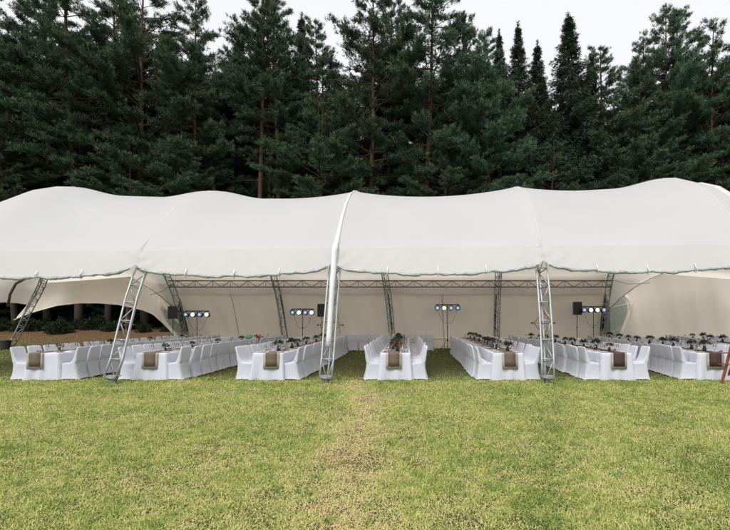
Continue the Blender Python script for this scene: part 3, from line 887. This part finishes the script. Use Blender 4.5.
TABLE_WORD = ['%s long table from the left' % o for o in ORD]
NCH = 18
for ti, (xn, xf) in enumerate(TAB):
    A = Vector(((xn - VX) * 12.86 / F, YN, 0)); B = Vector(((xf - VX) * YF / F, YF, 0))
    d = B - A; L = d.length; rz = math.atan2(-d.x, d.y)
    cz, sz = math.cos(rz), math.sin(rz)
    W2 = lambda lx, ly: (A.x + lx * cz - ly * sz, A.y + lx * sz + ly * cz)
    seen_from = 0 if ti < 7 else 5
    # the table itself
    root = empty('banquet_table', A, rz)
    tag(root, 'long banquet table under white cloth, %s from the left' % ORD[ti], 'table', 'long banquet tables')
    m = MB(); m.box((0, L / 2, .745), (.80, L - .04, .03)); m.build('tabletop', M['palewood'], root)
    for sx in (-.34, .34):
        for yy in (.25, L * .33, L * .67, L - .25):
            m = MB(); m.tube([(sx, yy, .003), (sx, yy, .735)], .018, 8); m.build('leg', M['black_metal'], root)
    o = cloth_mesh(L, seed=ti).build('tablecloth', M['linen'], None, True)
    o.location = A; o.rotation_euler = (0, 0, rz)
    tag(o, 'white floor length cloth draped over the %s table from the left' % ORD[ti], 'tablecloth', 'white tablecloths')
    # runner
    root = empty('table_runner', A, rz)
    dark = ti >= 5
    tag(root, '%s brown runner with pale border on the %s table from the left' % ('dark' if dark else 'woven', ORD[ti]), 'table runner', 'brown table runners')
    off = [(-.20), -.02, .11, -.04, .03, .04, .0, 0][ti]; tilt = [0.02, 0, 0, 0, .02, -.02, 0, 0][ti]
    def strip(hw0, hw1, up, drop, name, mat):
        m = MB(); rows = []
        ysn = [L - .15] + [L - .15 - (L - .12) * k / 30 for k in range(1, 31)]
        for y_ in ysn: rows.append([Vector((off + q, y_, .766 + up + .003 * math.sin(y_ * 7 + q * 9))) for q in (hw0, (hw0 + hw1) / 2, hw1)])
        for zz in [.766 - .02, .70, .62, .54, .766 - drop]:
            yy = -.045 - up - (.766 - zz) ** 1.2 * .085
            rows.append([Vector((off + q + tilt * (.76 - zz), yy + .006 * math.sin(q * 20 + zz * 9), zz + up)) for q in (hw0, (hw0 + hw1) / 2, hw1)])
        m.grid(rows); o = m.build(name, mat, root, True); solidify(o, .004, 1)
    strip(-.22, .22, .006, .445, 'lace_border', M['runner_edge'])
    strip(-.16, .16, .014, .385, 'burlap', M['runner_dark' if dark else 'runner_brown'])
    # chairs
    pitch = (L - .25) / NCH
    for sgn, side in ((-1, 'left'), (1, 'right')):
        for k in range(NCH):
            if ti == 7 and k < 7: continue
            lx = sgn * (.665 + random.uniform(-.03, .04)); ly = .24 + k * pitch + random.uniform(-.02, .02)
            x, y = W2(lx, ly)
            place_chair(x, y, rz + (0 if sgn < 0 else math.pi) + random.uniform(-.09, .09),
                        'white covered chair, %s from the lawn, %s side of %s table' % (ORD[k], side, ORD[ti]), 'covered chairs along the tables')
    # place settings
    for sgn, side in ((-1, 'left'), (1, 'right')):
        for k in range(NCH):
            if ti == 7 and k < 9: continue
            ly = .24 + k * pitch
            x, y = W2(sgn * .275, ly)
            nm = '%s place from the lawn, %s side of %s table' % (ORD[k], side, ORD[ti])
            o = link_mesh('dinner_plate', PL); o.location = (x, y, .772); tag(o, 'white plate, ' + nm, 'plate', 'plates set along the tables')
            if k % 2 == 0 or k < 6:
                x, y = W2(sgn * .21, ly + .19)
                o = link_mesh('wine_glass', GL); o.location = (x, y, .783 if abs(.21 * sgn - off) < .24 else .768); tag(o, 'clear glass, ' + nm, 'glass', 'wine glasses along the tables')
            if (k + ti) % 3 == 0:
                x, y = W2(sgn * .275, ly)
                o = link_mesh('folded_napkin', NPK); o.location = (x, y, .79); o.rotation_euler = (0, 0, random.uniform(0, 3)); tag(o, 'dark wine napkin, ' + nm, 'napkin', 'dark napkins on plates')
    # bouquets
    nb = [4, 5, 7, 8, 8, 9, 9, 4][ti]
    for k in range(nb):
        fr = (k + .35) / nb if ti != 7 else .55 + .45 * (k + .3) / nb
        ly = .35 + (L - .8) * fr ** 1.15
        kind = 'dark' if (k + ti) % 5 else ('pink' if ti > 3 else 'dark')
        if ti in (0,) : kind = ['pink', 'dark', 'red', 'dark'][k]
        if ti == 1 and k == 0: kind = 'dark'
        if ti == 3 and k == 0: kind = 'red'
        sc = random.uniform(.75, 1.05) * (1.0 if ti >= 2 else .75)
        x, y = W2(off + random.uniform(-.09, .09) + (.0), ly)
        bouquet(kind, k + ti, x, y, .783, sc, '%s flower arrangement, %s from the lawn on %s table' % ({'dark': 'dark', 'red': 'red', 'pink': 'dusty pink'}[kind], ORD[k], ORD[ti]))

# row of covered chairs across the back
for k in range(9):
    x = -3.75 + k * .6
    place_chair(x, 25.0, R(90) + random.uniform(-.06, .06), 'covered chair by the back wall, %s from left, back towards the lawn' % ORD[k], 'covered chairs in the back row')

# green balloon and red box on the second table
g = MB(); g.lathe([(.002, 0), (.07, .03), (.125, .09), (.145, .16), (.125, .235), (.07, .28), (.002, .30)], n=20)
o = g.build('balloon', M['balloon'], None, True); p = P(249, 341, 19.5); o.location = (p.x, p.y, .785); tag(o, 'small round green balloon lying on the second table', 'balloon')
m = MB(); m.box((0, 0, .08), (.26, .2, .16)); m.box((0, 0, .165), (.28, .22, .03)); o = m.build('gift_box', M['bloomred']); o.location = (P(258, 341, 20.5).x + .1, 20.5, .783); tag(o, 'small red box beside the green balloon', 'box')

# ------------------------------------------------------------------ sound and light stands
def tripod(root, z_top, mat, r=.018):
    m = MB(); m.tube([(0, 0, .12), (0, 0, z_top)], r, 10); m.tube([(0, 0, .5), (0, 0, .62)], r * 1.6, 10); m.tube([(0, 0, 1.25), (0, 0, 1.33)], r * 1.7, 10); m.build('pole', M[mat], root, True)
    for k in range(3):
        a_ = k * math.tau / 3 + .5
        m = MB(); m.tube([(math.cos(a_) * r, math.sin(a_) * r, .62), (math.cos(a_) * .45, math.sin(a_) * .45, .02)], .012, 8)
        m.tube([(0, 0, .2), (math.cos(a_) * .30, math.sin(a_) * .30, .23)], .008, 6); m.build('leg', M[mat], root, True)

def lens_mat(name, c, s_):
    t = NT(name); return t.done(t.bsdf(c, 0.2, 0, None, 0.5, c, s_))
LENS = {'blue': lens_mat('blue led', (.10, .15, .26), .45), 'white': lens_mat('white led', (.6, .6, .68), .5), 'warm': lens_mat('warm led', (.62, .57, .5), .5), 'teal': lens_mat('teal led', (.05, .13, .2), .45), 'pale': lens_mat('pale blue led', (.45, .53, .66), .5)}
def light_bar(x, ybar, Yd, half, cols, label):
    p = P(x, ybar, Yd); root = empty('light_stand', (p.x, Yd, 0)); tag(root, label, 'light stand', 'stands with bars of four lights')
    tripod(root, p.z, 'black_metal')
    m = MB(); m.bar((-half, 0, p.z), (half, 0, p.z), .05, .05); m.build('crossbar', M['black_metal'], root)
    for k, c in enumerate(cols):
        lx = lerp(-half * .86, half * .86, k / 3)
        lamp = MB()
        # can with a yoke, tilted down a little
        q = Matrix.Rotation(R(-8), 3, 'X')
        cz = p.z - .21; rg = []
        pr = [(.07, .16), (.115, .12), (.135, 0), (.14, -.10), (.145, -.13)]
        n = 18; base = []
        for (r_, yy) in pr: base.append([q @ Vector((r_ * math.cos(t * math.tau / n), yy, r_ * math.sin(t * math.tau / n))) + Vector((lx, 0, cz)) for t in range(n)])
        b0 = len(lamp.v)
        for rr in base: lamp.v += [tuple(v) for v in rr]
        for i in range(len(pr) - 1):
            for t in range(n): lamp.f.append((b0 + i * n + t, b0 + i * n + (t + 1) % n, b0 + (i + 1) * n + (t + 1) % n, b0 + (i + 1) * n + t))
        lamp.f.append(tuple(b0 + t for t in range(n)))
        lo = lamp.build('lamp', M['black'], root, True)
        ln = MB(); ln.v += [tuple(q @ Vector((.118 * math.cos(t * math.tau / n), -.115, .118 * math.sin(t * math.tau / n))) + Vector((lx, 0, cz))) for t in range(n)]; ln.v.append(tuple(q @ Vector((0, -.135, 0)) + Vector((lx, 0, cz))))
        ln.f += [(t, (t + 1) % n, n) for t in range(n)]
        ln.build('lens', LENS[c], lo)
        bl = MB(); bl.v += [tuple(q @ Vector((.052 * math.cos(t * math.tau / n), -.131, .052 * math.sin(t * math.tau / n))) + Vector((lx, 0, cz))) for t in range(n)]; bl.v.append(tuple(q @ Vector((0, -.142, 0)) + Vector((lx, 0, cz)))); bl.f += [(t, (t + 1) % n, n) for t in range(n)]
        bl.build('bulb', LENS['warm' if c == 'warm' else ('white' if c == 'white' else 'pale')], lo)
        yk = MB(); yk.tube([(lx - .15, 0, cz), (lx - .15, 0, p.z - .05), (lx, 0, p.z - .03), (lx + .15, 0, p.z - .05), (lx + .15, 0, cz)], .010, 6); yk.build('yoke', M['black_metal'], lo)
    for sgn in (-1, 1):
        m = MB(); pts = [Vector((sgn * half * .8 * (1 - t) + sgn * .02, .02, p.z - .3 - .75 * math.sin(math.pi * t * .62) )) for t in [k / 10 for k in range(11)]]
        m.tube(pts, .007, 5); m.build('cable', M['black'], root)
light_bar(197, 311, 24.6, .66, ['teal', 'white', 'blue', 'white'], 'light stand with four lamps behind the second table')
light_bar(302.5, 309, 24.6, .60, ['teal', 'white', 'blue', 'white'], 'light stand with four lamps behind the third table')
light_bar(447.5, 304.6, 25.2, .66, ['blue', 'warm', 'blue', 'teal'], 'light stand with four lamps left of the fifth table')
light_bar(593.5, 306.5, 24.6, .62, ['blue', 'white', 'white', 'blue'], 'light stand with four lamps beside the right corner leg')

def speaker(x, y0, y1, Yd, label, lab2):
    p = P(x, y0, Yd); q = P(x, y1, Yd); hh = p.z - q.z
    st = empty('speaker_stand', (p.x, Yd, 0)); tag(st, lab2, 'speaker stand', 'black speaker stands'); tripod(st, q.z, 'black_metal')
    root = empty('speaker', (p.x, Yd, q.z + .01)); root.rotation_euler = (0, 0, random.uniform(-.15, .15)); tag(root, label, 'speaker', 'black speakers on stands')
    w_ = .44
    m = MB(); b = w_ / 2
    ring = [(-b, -.17), (b, -.17), (b * .72, .2), (-b * .72, .2)]
    for z in (0, hh): m.v += [(x_, y_, z) for x_, y_ in ring]
    m.f += [(3, 2, 1, 0), (4, 5, 6, 7), (0, 1, 5, 4), (1, 2, 6, 5), (2, 3, 7, 6), (3, 0, 4, 7)]
    o = m.build('cabinet', M['black'], root); bv = o.modifiers.new('edge', 'BEVEL'); bv.width = .02; bv.segments = 2
    m = MB(); m.box((0, -.177, hh / 2), (w_ * .86, .012, hh * .88)); m.build('grille', M['grille'], root)
    m = MB(); m.tube([(-b - .003, -.05, hh * .62), (-b - .03, -.03, hh * .62), (-b - .03, .07, hh * .62), (-b - .003, .09, hh * .62)], .012, 6); m.build('handle', M['black_metal'], root)
speaker(173, 306.5, 319, 24.9, 'black speaker beside the left corner leg of the tent', 'thin stand under the speaker by the left corner leg')
speaker(321.5, 304, 317, 24.9, 'black speaker beside the light stand behind the third table', 'thin stand under the speaker behind the third table')
speaker(577, 302, 315, 24.9, 'black speaker left of the light stand at right', 'thin stand under the right speaker, beside its light stand')

# ------------------------------------------------------------------ wooden diamond decorations on poles
def diamond(x, y, Yd, hw, hh, label, rz=0.3, kind=0):
    p = P(x, y, Yd); root = empty('wooden_diamond', (p.x, Yd, 0), rz); tag(root, label, 'decoration', 'pale wooden slat decorations')
    zc = p.z
    m = MB(); m.tube([(0, .03, .0), (0, .03, zc - hh * .2)], .02, 8); m.build('post', M['palewood'], root)
    m = MB(); m.box((0, .03, .015), (.4, .4, .03)); m.build('base', M['palewood'], root)
    pts = [Vector((-hw, 0, zc)), Vector((0, 0, zc + hh)), Vector((hw, 0, zc)), Vector((0, 0, zc - hh))]
    m = MB()
    for k in range(4):
        a_, b_ = pts[k], pts[(k + 1) % 4]; dd = (b_ - a_).normalized()
        m.bar(a_ - dd * .05, b_ + dd * .05, .045, .03)
    m.bar(pts[0] + Vector((-.1, .03, 0)), pts[2] + Vector((.1, .03, 0)), .045, .03)
    m.bar(pts[1] + Vector((0, -.03, .08)), pts[3] + Vector((0, -.03, -.02)), .045, .03)
    m.build('slat_frame', M['palewood'], root)
    m = MB()
    for s_ in (-1, 1):
        c = pts[0 if s_ < 0 else 2] + Vector((s_ * .12, .03, 0)); m.lathe([(.005, -.05), (.05, -.03), (.06, 0), (.045, .04), (.005, .055)], c, 10)
    m.build('knob', M['webbing'], root, True)
diamond(543.5, 323, 24.3, .58, .62, 'pale wooden slat diamond behind the sixth table')
diamond(330, 325, 24.6, .60, .50, 'pale wooden slat diamond half hidden by the middle front leg', -.2)
diamond(126, 325, 24.4, .24, .42, 'small pale wooden slat diamond seen behind the left front leg', .5)

# ------------------------------------------------------------------ barrel at the far left leg
root = empty('barrel', (P(5.5, 349, 25.6).x, 25.6, 0)); tag(root, 'black plastic barrel at the foot of the far left tent leg', 'barrel')
m = MB(); m.lathe([(.19, 0), (.215, .03), (.225, .2), (.235, .3), (.245, .46), (.25, .5)], n=22); m.build('body', M['black'], root, True)
m = MB(); m.lathe([(.255, .49), (.275, .50), (.275, .54), (.25, .555), (.05, .57)], n=22); m.build('lid', M['black'], root, True)

# ------------------------------------------------------------------ wooden easel at the right edge
root = empty('wooden_easel', (P(748, 384, 11.9).x, 11.9, 0)); tag(root, 'red brown wooden easel standing on the lawn at the right edge', 'easel')
def bar_part(name, a_, b_, w_, h_): m = MB(); m.bar(a_, b_, w_, h_); m.build(name, M['wood'], root)
bar_part('leg', (-.70, 0, .0), (-.28, .1, 1.35), .06, .045)
bar_part('leg', (.70, 0, .0), (.28, .1, 1.35), .06, .045)
bar_part('leg', (0, .8, .0), (0, .16, 1.3), .05, .04)
bar_part('crossbar', (-.79, -.02, .53), (.79, -.02, .53), .035, .03)
bar_part('crossbar', (-.72, -.01, .83), (.72, -.01, .83), .035, .03)
bar_part('crossbar', (-.36, .07, 1.28), (.36, .07, 1.28), .05, .03)

# ------------------------------------------------------------------ trees
def tuft_cloud(C, Dn, K, length, width, rg, spread=0.8, tint=None):
    """K needle blades at each tuft centre C (n,3) growing along Dn (n,3)"""
    n = len(C)
    d = Dn[:, None, :] + rg.normal(size=(n, K, 3)) * spread
    d /= np.linalg.norm(d, axis=2)[..., None] + 1e-9
    side = np.cross(d, rg.normal(size=(n, K, 3))); side /= np.linalg.norm(side, axis=2)[..., None] + 1e-9
    l = length * rg.uniform(.6, 1.25, (n, K, 1)); ww = width * rg.uniform(.7, 1.3, (n, K, 1))
    p0 = C[:, None, :] + rg.normal(size=(n, K, 3)) * length * .22
    V = np.stack([p0 - side * ww * .5, p0 + side * ww * .5, p0 + d * l + side * ww * .18, p0 + d * l - side * ww * .18], 2).reshape(-1, 3)
    i = np.arange(n * K) * 4
    Fq = np.stack([i, i + 1, i + 2, i + 3], -1)
    if tint is None: tint = rg.uniform(0, 1, n)
    T = np.repeat(np.clip(np.repeat(tint, K) + rg.normal(0, .12, n * K), 0, 1), 4)
    return V, Fq, T

def pine(seed, Ht=27.0, crown0=0.33, spread=4.2, dens=1.0, top=0.9, bare=6, forked=False):
    rg = np.random.default_rng(seed)
    m = MB()
    bx, by = rg.normal(0, .35, 2); ph = rg.uniform(0, 6)
    def tp(z):
        t = z / Ht
        return Vector((bx * t + .16 * math.sin(t * 5 + ph), by * t + .14 * math.cos(t * 4 + ph), z))
    r0 = 0.010 * Ht + .02
    zs = np.linspace(-.3, Ht, 16)
    m.tube([tp(z) for z in zs], [max(.02, r0 * (1 - .93 * max(0, z) / Ht) ** .85) for z in zs], 10)
    if forked:
        z0 = Ht * .45; zz = np.linspace(z0, Ht * .95, 8)
        m.tube([tp(z) + Vector((1.1 * ((z - z0) / (Ht * .5)) ** .6, .3 * (z - z0) / Ht, 0)) for z in zz], [r0 * .5 * (1 - .85 * k / 7) for k in range(8)], 8)
    C, N, TT = [], [], []
    z = Ht * crown0
    azo = rg.uniform(0, 6)
    whorls = []
    while z < Ht - .3:
        whorls.append(z); z += rg.uniform(.45, .85)
    for z in whorls:
        f = (z - Ht * crown0) / (Ht * (1 - crown0))
        shape = (0.72 + .38 * math.sin(math.pi * min(1, f * 1.15) ** .8)) * (1 - max(0, f - .55) / .45 * (.80 - .25 * (1 - top))) 
        nb = int(rg.integers(3, 6))
        for b in range(nb):
            if rg.uniform() > dens: continue
            azo += 2.4 + rg.normal(0, .35)
            L = spread * shape * rg.uniform(.5, 1.18)
            if L < .3: L = .3
            rise = lerp(-.06, .55, f) + rg.normal(0, .10); droop = lerp(.20, .0, f)
            dx, dy = math.cos(azo), math.sin(azo)
            base = tp(z); pts = []
            for k in range(6):
                t = k / 5; pts.append(base + Vector((dx * L * t, dy * L * t, L * (rise * t - droop * t * t + .10 * t ** 3))) + Vector((0, 0, .06 * math.sin(t * 6 + azo))))
            m.tube(pts, [max(.006, (.014 + .011 * L) * (1 - .85 * k / 5)) for k in range(6)], 5, False)
            # side twigs carry flat pads of needles
            nt_ = int(6 + L * 5.2)
            for q in range(nt_):
                t = rg.uniform(.28, 1.0) ** .75
                k = min(4, int(t * 5)); c = lerp(pts[k], pts[k + 1], t * 5 - k)
                sd_ = rg.choice([-1, 1]); ang = azo + sd_ * rg.uniform(.5, 1.2) * (1.15 - .6 * t)
                tl = (.25 + .30 * L * (1 - .55 * t)) * rg.uniform(.5, 1.15)
                nn = max(2, int(tl / .17))
                tz = rg.uniform(.05, .35)
                for j in range(nn):
                    s_ = (j + .6) / nn
                    C.append((c.x + math.cos(ang) * tl * s_ + rg.normal(0, .07), c.y + math.sin(ang) * tl * s_ + rg.normal(0, .07), c.z + tl * tz * s_ + rg.normal(0, .05)))
                    N.append((math.cos(ang) * .7, math.sin(ang) * .7, .75))
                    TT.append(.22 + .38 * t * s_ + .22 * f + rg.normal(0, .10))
    for k in range(bare):
        z = Ht * rg.uniform(.14, crown0 + .08); az = rg.uniform(0, 6.28); L = rg.uniform(.8, 3.0); b0 = tp(z)
        m.tube([b0 + Vector((math.cos(az) * L * t, math.sin(az) * L * t, L * (.12 * t - .35 * t * t) + .1 * math.sin(t * 5 + k))) for t in (0, .3, .6, 1)], [.035, .026, .016, .006], 5, False)
    C, N, TT = np.array(C), np.array(N), np.array(TT)
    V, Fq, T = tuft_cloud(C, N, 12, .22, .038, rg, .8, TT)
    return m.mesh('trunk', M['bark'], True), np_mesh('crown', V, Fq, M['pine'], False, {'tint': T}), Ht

def spruce(seed, Ht=26.0, spread=3.0, crown0=.05):
    rg = np.random.default_rng(seed); m = MB()
    ph = rg.uniform(0, 6)
    tp = lambda z: Vector((.1 * math.sin(z * .2 + ph), .1 * math.cos(z * .2 + ph), z))
    zs = np.linspace(-.3, Ht, 12); r0 = .011 * Ht
    m.tube([tp(z) for z in zs], [max(.008, r0 * (1 - .97 * max(0, z) / Ht)) for z in zs], 8)
    C, N, TT = [], [], []; z = Ht * crown0; azo = 0
    while z < Ht - .55:
        f = (z - Ht * crown0) / (Ht * (1 - crown0))
        R_ = min(4.6, spread * 1.95 * (1 - f) ** 1.12) + .03; tier = rg.uniform(.75, 1.2)
        for b in range(int(rg.integers(5, 8))):
            azo += 2.4 + rg.normal(0, .3); L = R_ * tier * rg.uniform(.5, 1.3)
            dx, dy = math.cos(azo), math.sin(azo); base = tp(z)
            rise = lerp(-.28, .45, f ** 1.5); pts = []
            for k in range(5):
                t = k / 4; pts.append(base + Vector((dx * L * t, dy * L * t, L * (rise * t - .25 * t * (1 - t) + .14 * t ** 3))))
            m.tube(pts, [max(.006, .03 * (1 - t)) for t in (0, .25, .5, .75, .95)], 4, False)
            nt_ = int(3 + L * 5)
            for q in range(nt_):
                t = (q + rg.uniform(0, 1)) / nt_; t = .12 + .88 * t
                k = min(3, int(t * 4)); c = lerp(pts[k], pts[k + 1], t * 4 - k)
                for sd_ in (-1, 1):
                    ang = azo + sd_ * rg.uniform(.5, 1.0); tl = min(.12 + .3 * L * (1 - .7 * t), .5 * L + .03) * rg.uniform(.5, 1.1); nn = max(1, int(tl / .2))
                    for j in range(nn):
                        s_ = (j + .6) / nn
                        C.append((c.x + math.cos(ang) * tl * s_, c.y + math.sin(ang) * tl * s_, c.z - tl * .35 * s_ + rg.normal(0, .03)))
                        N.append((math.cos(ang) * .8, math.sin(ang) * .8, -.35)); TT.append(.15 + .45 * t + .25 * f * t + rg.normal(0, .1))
        z += rg.uniform(.28, .48) * (1.1 - .5 * f)
    for k in range(10):
        C.append(tuple(tp(Ht - .75 + .075 * k))); N.append((rg.normal(0, .3), rg.normal(0, .3), .8)); TT.append(.6)
    C, N, TT = np.array(C), np.array(N), np.array(TT)
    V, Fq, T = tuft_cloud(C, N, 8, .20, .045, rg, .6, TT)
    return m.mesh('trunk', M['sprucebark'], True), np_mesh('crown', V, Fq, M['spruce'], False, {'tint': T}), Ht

PINES = [pine(21, 27, .30, 4.4, .95), pine(22, 27, .42, 3.6, .9, bare=9), pine(23, 27, .24, 4.8, .95), pine(24, 27, .52, 3.0, .85, bare=12), pine(25, 27, .34, 4.2, .9, forked=True), pine(26, 27, .18, 4.4, 1.0, bare=3)]
SPR = [spruce(31, 26, 3.3), spruce(32, 26, 2.6), spruce(33, 26, 3.8, .02)]
PV, SV = range(len(PINES)), range(len(SPR))
def tree(kind, var, px, Yd, ytop, label, group, rz=None, wide=1.0):
    """px: trunk position in the photograph, ytop: where its top stands there"""
    tr, cr, Ht = (PINES if kind == 'pine' else SPR)[var]
    x = (px - VX) * Yd / F; z0 = float(terrain(x, Yd)) - .05
    h = H + (VY - ytop) * Yd / F - z0; s_ = h / Ht
    root = empty(kind + '_tree', (x, Yd, z0), random.uniform(0, 6.28) if rz is None else rz); root.scale = (s_ * wide, s_ * wide, s_)
    tag(root, label, kind + ' tree', group)
    link_mesh('trunk', tr, root); link_mesh('crown', cr, root)

# front edge of the forest: (kind, variant, px, depth, top y, width, words)
FRONT = [('pine', 0, -22, 37, -30, 1.0, 'broad pine cut by the left edge of the picture'),
         ('pine', 4, 46, 39, -10, .95, 'pine with reddish bare trunk near the left edge'),
         ('pine', 1, 77, 37, -40, 1.0, 'tall pine with orange trunk above the left roof hump'),
         ('pine', 2, 142, 37.5, -28, 1.08, 'very broad pine above the roof between the two left humps'),
         ('pine', 0, 193, 38.5, 2, .9, 'dense dark pine above the second roof hump'),
         ('pine', 3, 259, 37, -8, .95, 'first of three slender bare trunked pines left of centre'),
         ('pine', 3, 271, 38.5, -2, .8, 'second of three slender bare trunked pines left of centre'),
         ('pine', 3, 279, 37.6, -10, .85, 'third of three slender bare trunked pines left of centre'),
         ('pine', 5, 326, 39, 24, .8, 'shorter green pine with pointed top left of the sleeve'),
         ('pine', 0, 367, 37, -22, .92, 'tall pine with orange trunk right above the fabric sleeve'),
         ('pine', 1, 389, 39.5, -12, .8, 'thin pine behind the tall pine above the fabric sleeve'),
         ('pine', 1, 423, 37, -32, 1.05, 'tallest pine at centre with bare lower limbs'),
         ('pine', 4, 466, 38, 18, .9, 'pine with straight bare trunk right of the tallest centre pine'),
         ('pine', 5, 497, 37.5, 62, 1.15, 'low wide bushy pine right of centre'),
         ('pine', 5, 628, 37.5, 56, 1.0, 'lower pine between the pointed spruce and the right pines'),
         ('pine', 0, 660, 38.5, 13, .9, 'tall pine with open flat crown near the right'),
         ('pine', 4, 677, 39.5, 11, .85, 'tall pine just right of the open crowned one'),
         ('pine', 2, 712, 37.5, 25, .95, 'broad pine near the right edge'),
         ('pine', 0, 760, 38, 10, 1.0, 'pine cut by the right edge of the picture'),
         ('spruce', 0, 567, 39, 14, 1.25, 'tall dark pointed spruce right of centre'),
         ('spruce', 1, 538, 40, 40, 1.1, 'shorter spruce left of the tall pointed spruce'),
         ('spruce', 1, 519, 41, 22, 1.0, 'narrow dark spruce rising between centre pines and tall spruce'),
         ('spruce', 1, 499, 42, 30, .9, 'slim spruce second left of the tall pointed spruce'),
         ('spruce', 1, 301, 41, 13, 1.0, 'slim dark spruce with pointed top right of the three slender pines'),
         ('spruce', 2, 590, 40, 56, .9, 'low dark spruce right of the tall pointed spruce'),
         ('pine', 5, 612, 39.5, 47, .95, 'rounded pine just right of the low dark spruce'),
         ('pine', 2, 643, 40.5, 40, .9, 'pine behind the lower pine and left of the open crowned one'),
         ('pine', 0, 480, 40.5, 32, .85, 'pine rising behind the low wide bushy pine'),
         ('pine', 0, 108, 38.8, -12, .95, 'pine between the orange trunked pine and the very broad pine'),
         ('pine', 5, 14, 36.0, 128, 1.30, 'young bushy pine low at the left edge of the forest'),
         ('pine', 2, 130, 36.2, 122, 1.1, 'young bushy pine low between the first two trunks above the left hump'),
         ('pine', 5, 170, 35.8, 138, 1.40, 'young low pine just left of the second roof hump'),
         ('pine', 5, 206, 36.4, 132, 1.10, 'young low pine just right of the second roof hump'),
         ('pine', 2, 322, 36.0, 100, 1.30, 'young spreading pine low left of the fabric sleeve'),
         ('pine', 5, 347, 35.7, 150, 1.30, 'smallest young pine right behind the top of the fabric sleeve'),
         ('pine', 2, 446, 36.1, 134, 1.30, 'young low pine right of the tallest centre pine'),
         ('pine', 5, 541, 36.2, 142, 1.40, 'young low pine before the pointed spruce'),
         ('pine', 2, 650, 36.3, 118, 1.35, 'young low pine under the open crowned pine'),
         ('pine', 5, 728, 36.0, 128, 1.40, 'young low pine near the right edge'),
         ('spruce', 0, 8, 43, 30, 1.0, 'dark spruce behind the left edge pines')]
for kd, v, px, Yd, yt, wd, lab in FRONT:
    tree(kd, v, px, Yd, yt, lab, 'trees at the forest edge', wide=wd)
# rows behind fill the dark of the wood
back = []
def topline(px):
    ks = [(-60, 20), (0, 30), (60, 10), (160, 14), (230, 24), (290, 34), (342, 48), (400, 20), (450, 30), (490, 50), (560, 62), (602, 72), (640, 55), (700, 40), (800, 40)]
    for (a_, b_), (c_, d_) in zip(ks[:-1], ks[1:]):
        if a_ <= px <= c_: return lerp(b_, d_, (px - a_) / (c_ - a_))
    return 30
cnt = [0, 0, 0, 0]
for r_, (Yd, step, ph, add) in enumerate(((43.5, 33, 4, 14), (49, 37, 21, 26), (56, 42, 8, 40), (35.2, 0, 0, 0))):
    if not step: continue
    px = -90 + ph
    while px < 830:
        q = px + random.uniform(-9, 9); kd = 'spruce' if random.random() < (.35, .55, .6)[r_] else 'pine'
        v = random.choice([0, 1, 2]) if kd == 'spruce' else random.choice([0, 2, 5, 5])
        tree(kd, v, q, Yd + random.uniform(-1.6, 1.6), max(topline(q) + add + random.uniform(-8, 22), 5), '%s %s in the %s line of trees behind the forest edge, from the left' % (['dark', 'deep', 'far'][r_] and (ORD + ['twenty ' + o for o in ORD])[cnt[r_]], kd, ['first', 'second', 'third'][r_]), 'trees deeper in the wood', wide=random.uniform(1.0, 1.3))
        cnt[r_] += 1; px += step

# young spruces and bushes along the bank, seen through the left opening
def bush_mesh(seed):
    rg = np.random.default_rng(seed); n = 700
    d = rg.normal(size=(n, 3)); d[:, 2] = np.abs(d[:, 2]); d /= np.linalg.norm(d, axis=1)[:, None]
    rad = rg.uniform(.3, 1, n) ** .5; lump = 1 + .3 * np.sin(d[:, 0] * 5 + seed) * np.cos(d[:, 1] * 4)
    C = d * (rad * lump)[:, None] * np.array([.8, .7, 1.0])
    V, Fq, T = tuft_cloud(C, d, 6, .10, .05, rg, .7, rg.uniform(.1, .9, n))
    m = MB()
    for k in range(7):
        a_ = k * .9; m.tube([(0, 0, -.05), (math.cos(a_) * .25, math.sin(a_) * .25, .45), (math.cos(a_) * .5, math.sin(a_) * .45, .8)], [.03, .02, .008], 5)
    return m.mesh('stem', M['sprucebark']), np_mesh('leaves', V, Fq, M['bush'], False, {'tint': T})
BM = [bush_mesh(s_) for s_ in (1, 2, 3)]
bi = 0
for k in range(15):
    px = -40 + k * 17 + random.uniform(-5, 5); Yd = random.uniform(34.5, 37); x = (px - VX) * Yd / F
    st, lf = BM[k % 3]; root = empty('bush', (x, Yd, float(terrain(x, Yd))), random.uniform(0, 6)); s_ = random.uniform(.5, 1.1); root.scale = (s_ * 1.3, s_ * 1.2, s_)
    tag(root, 'dark green bush on the forest bank, %s from the left through the opening' % ORD[k], 'bush', 'bushes on the bank behind the tent')
    link_mesh('stem', st, root); link_mesh('leaves', lf, root)
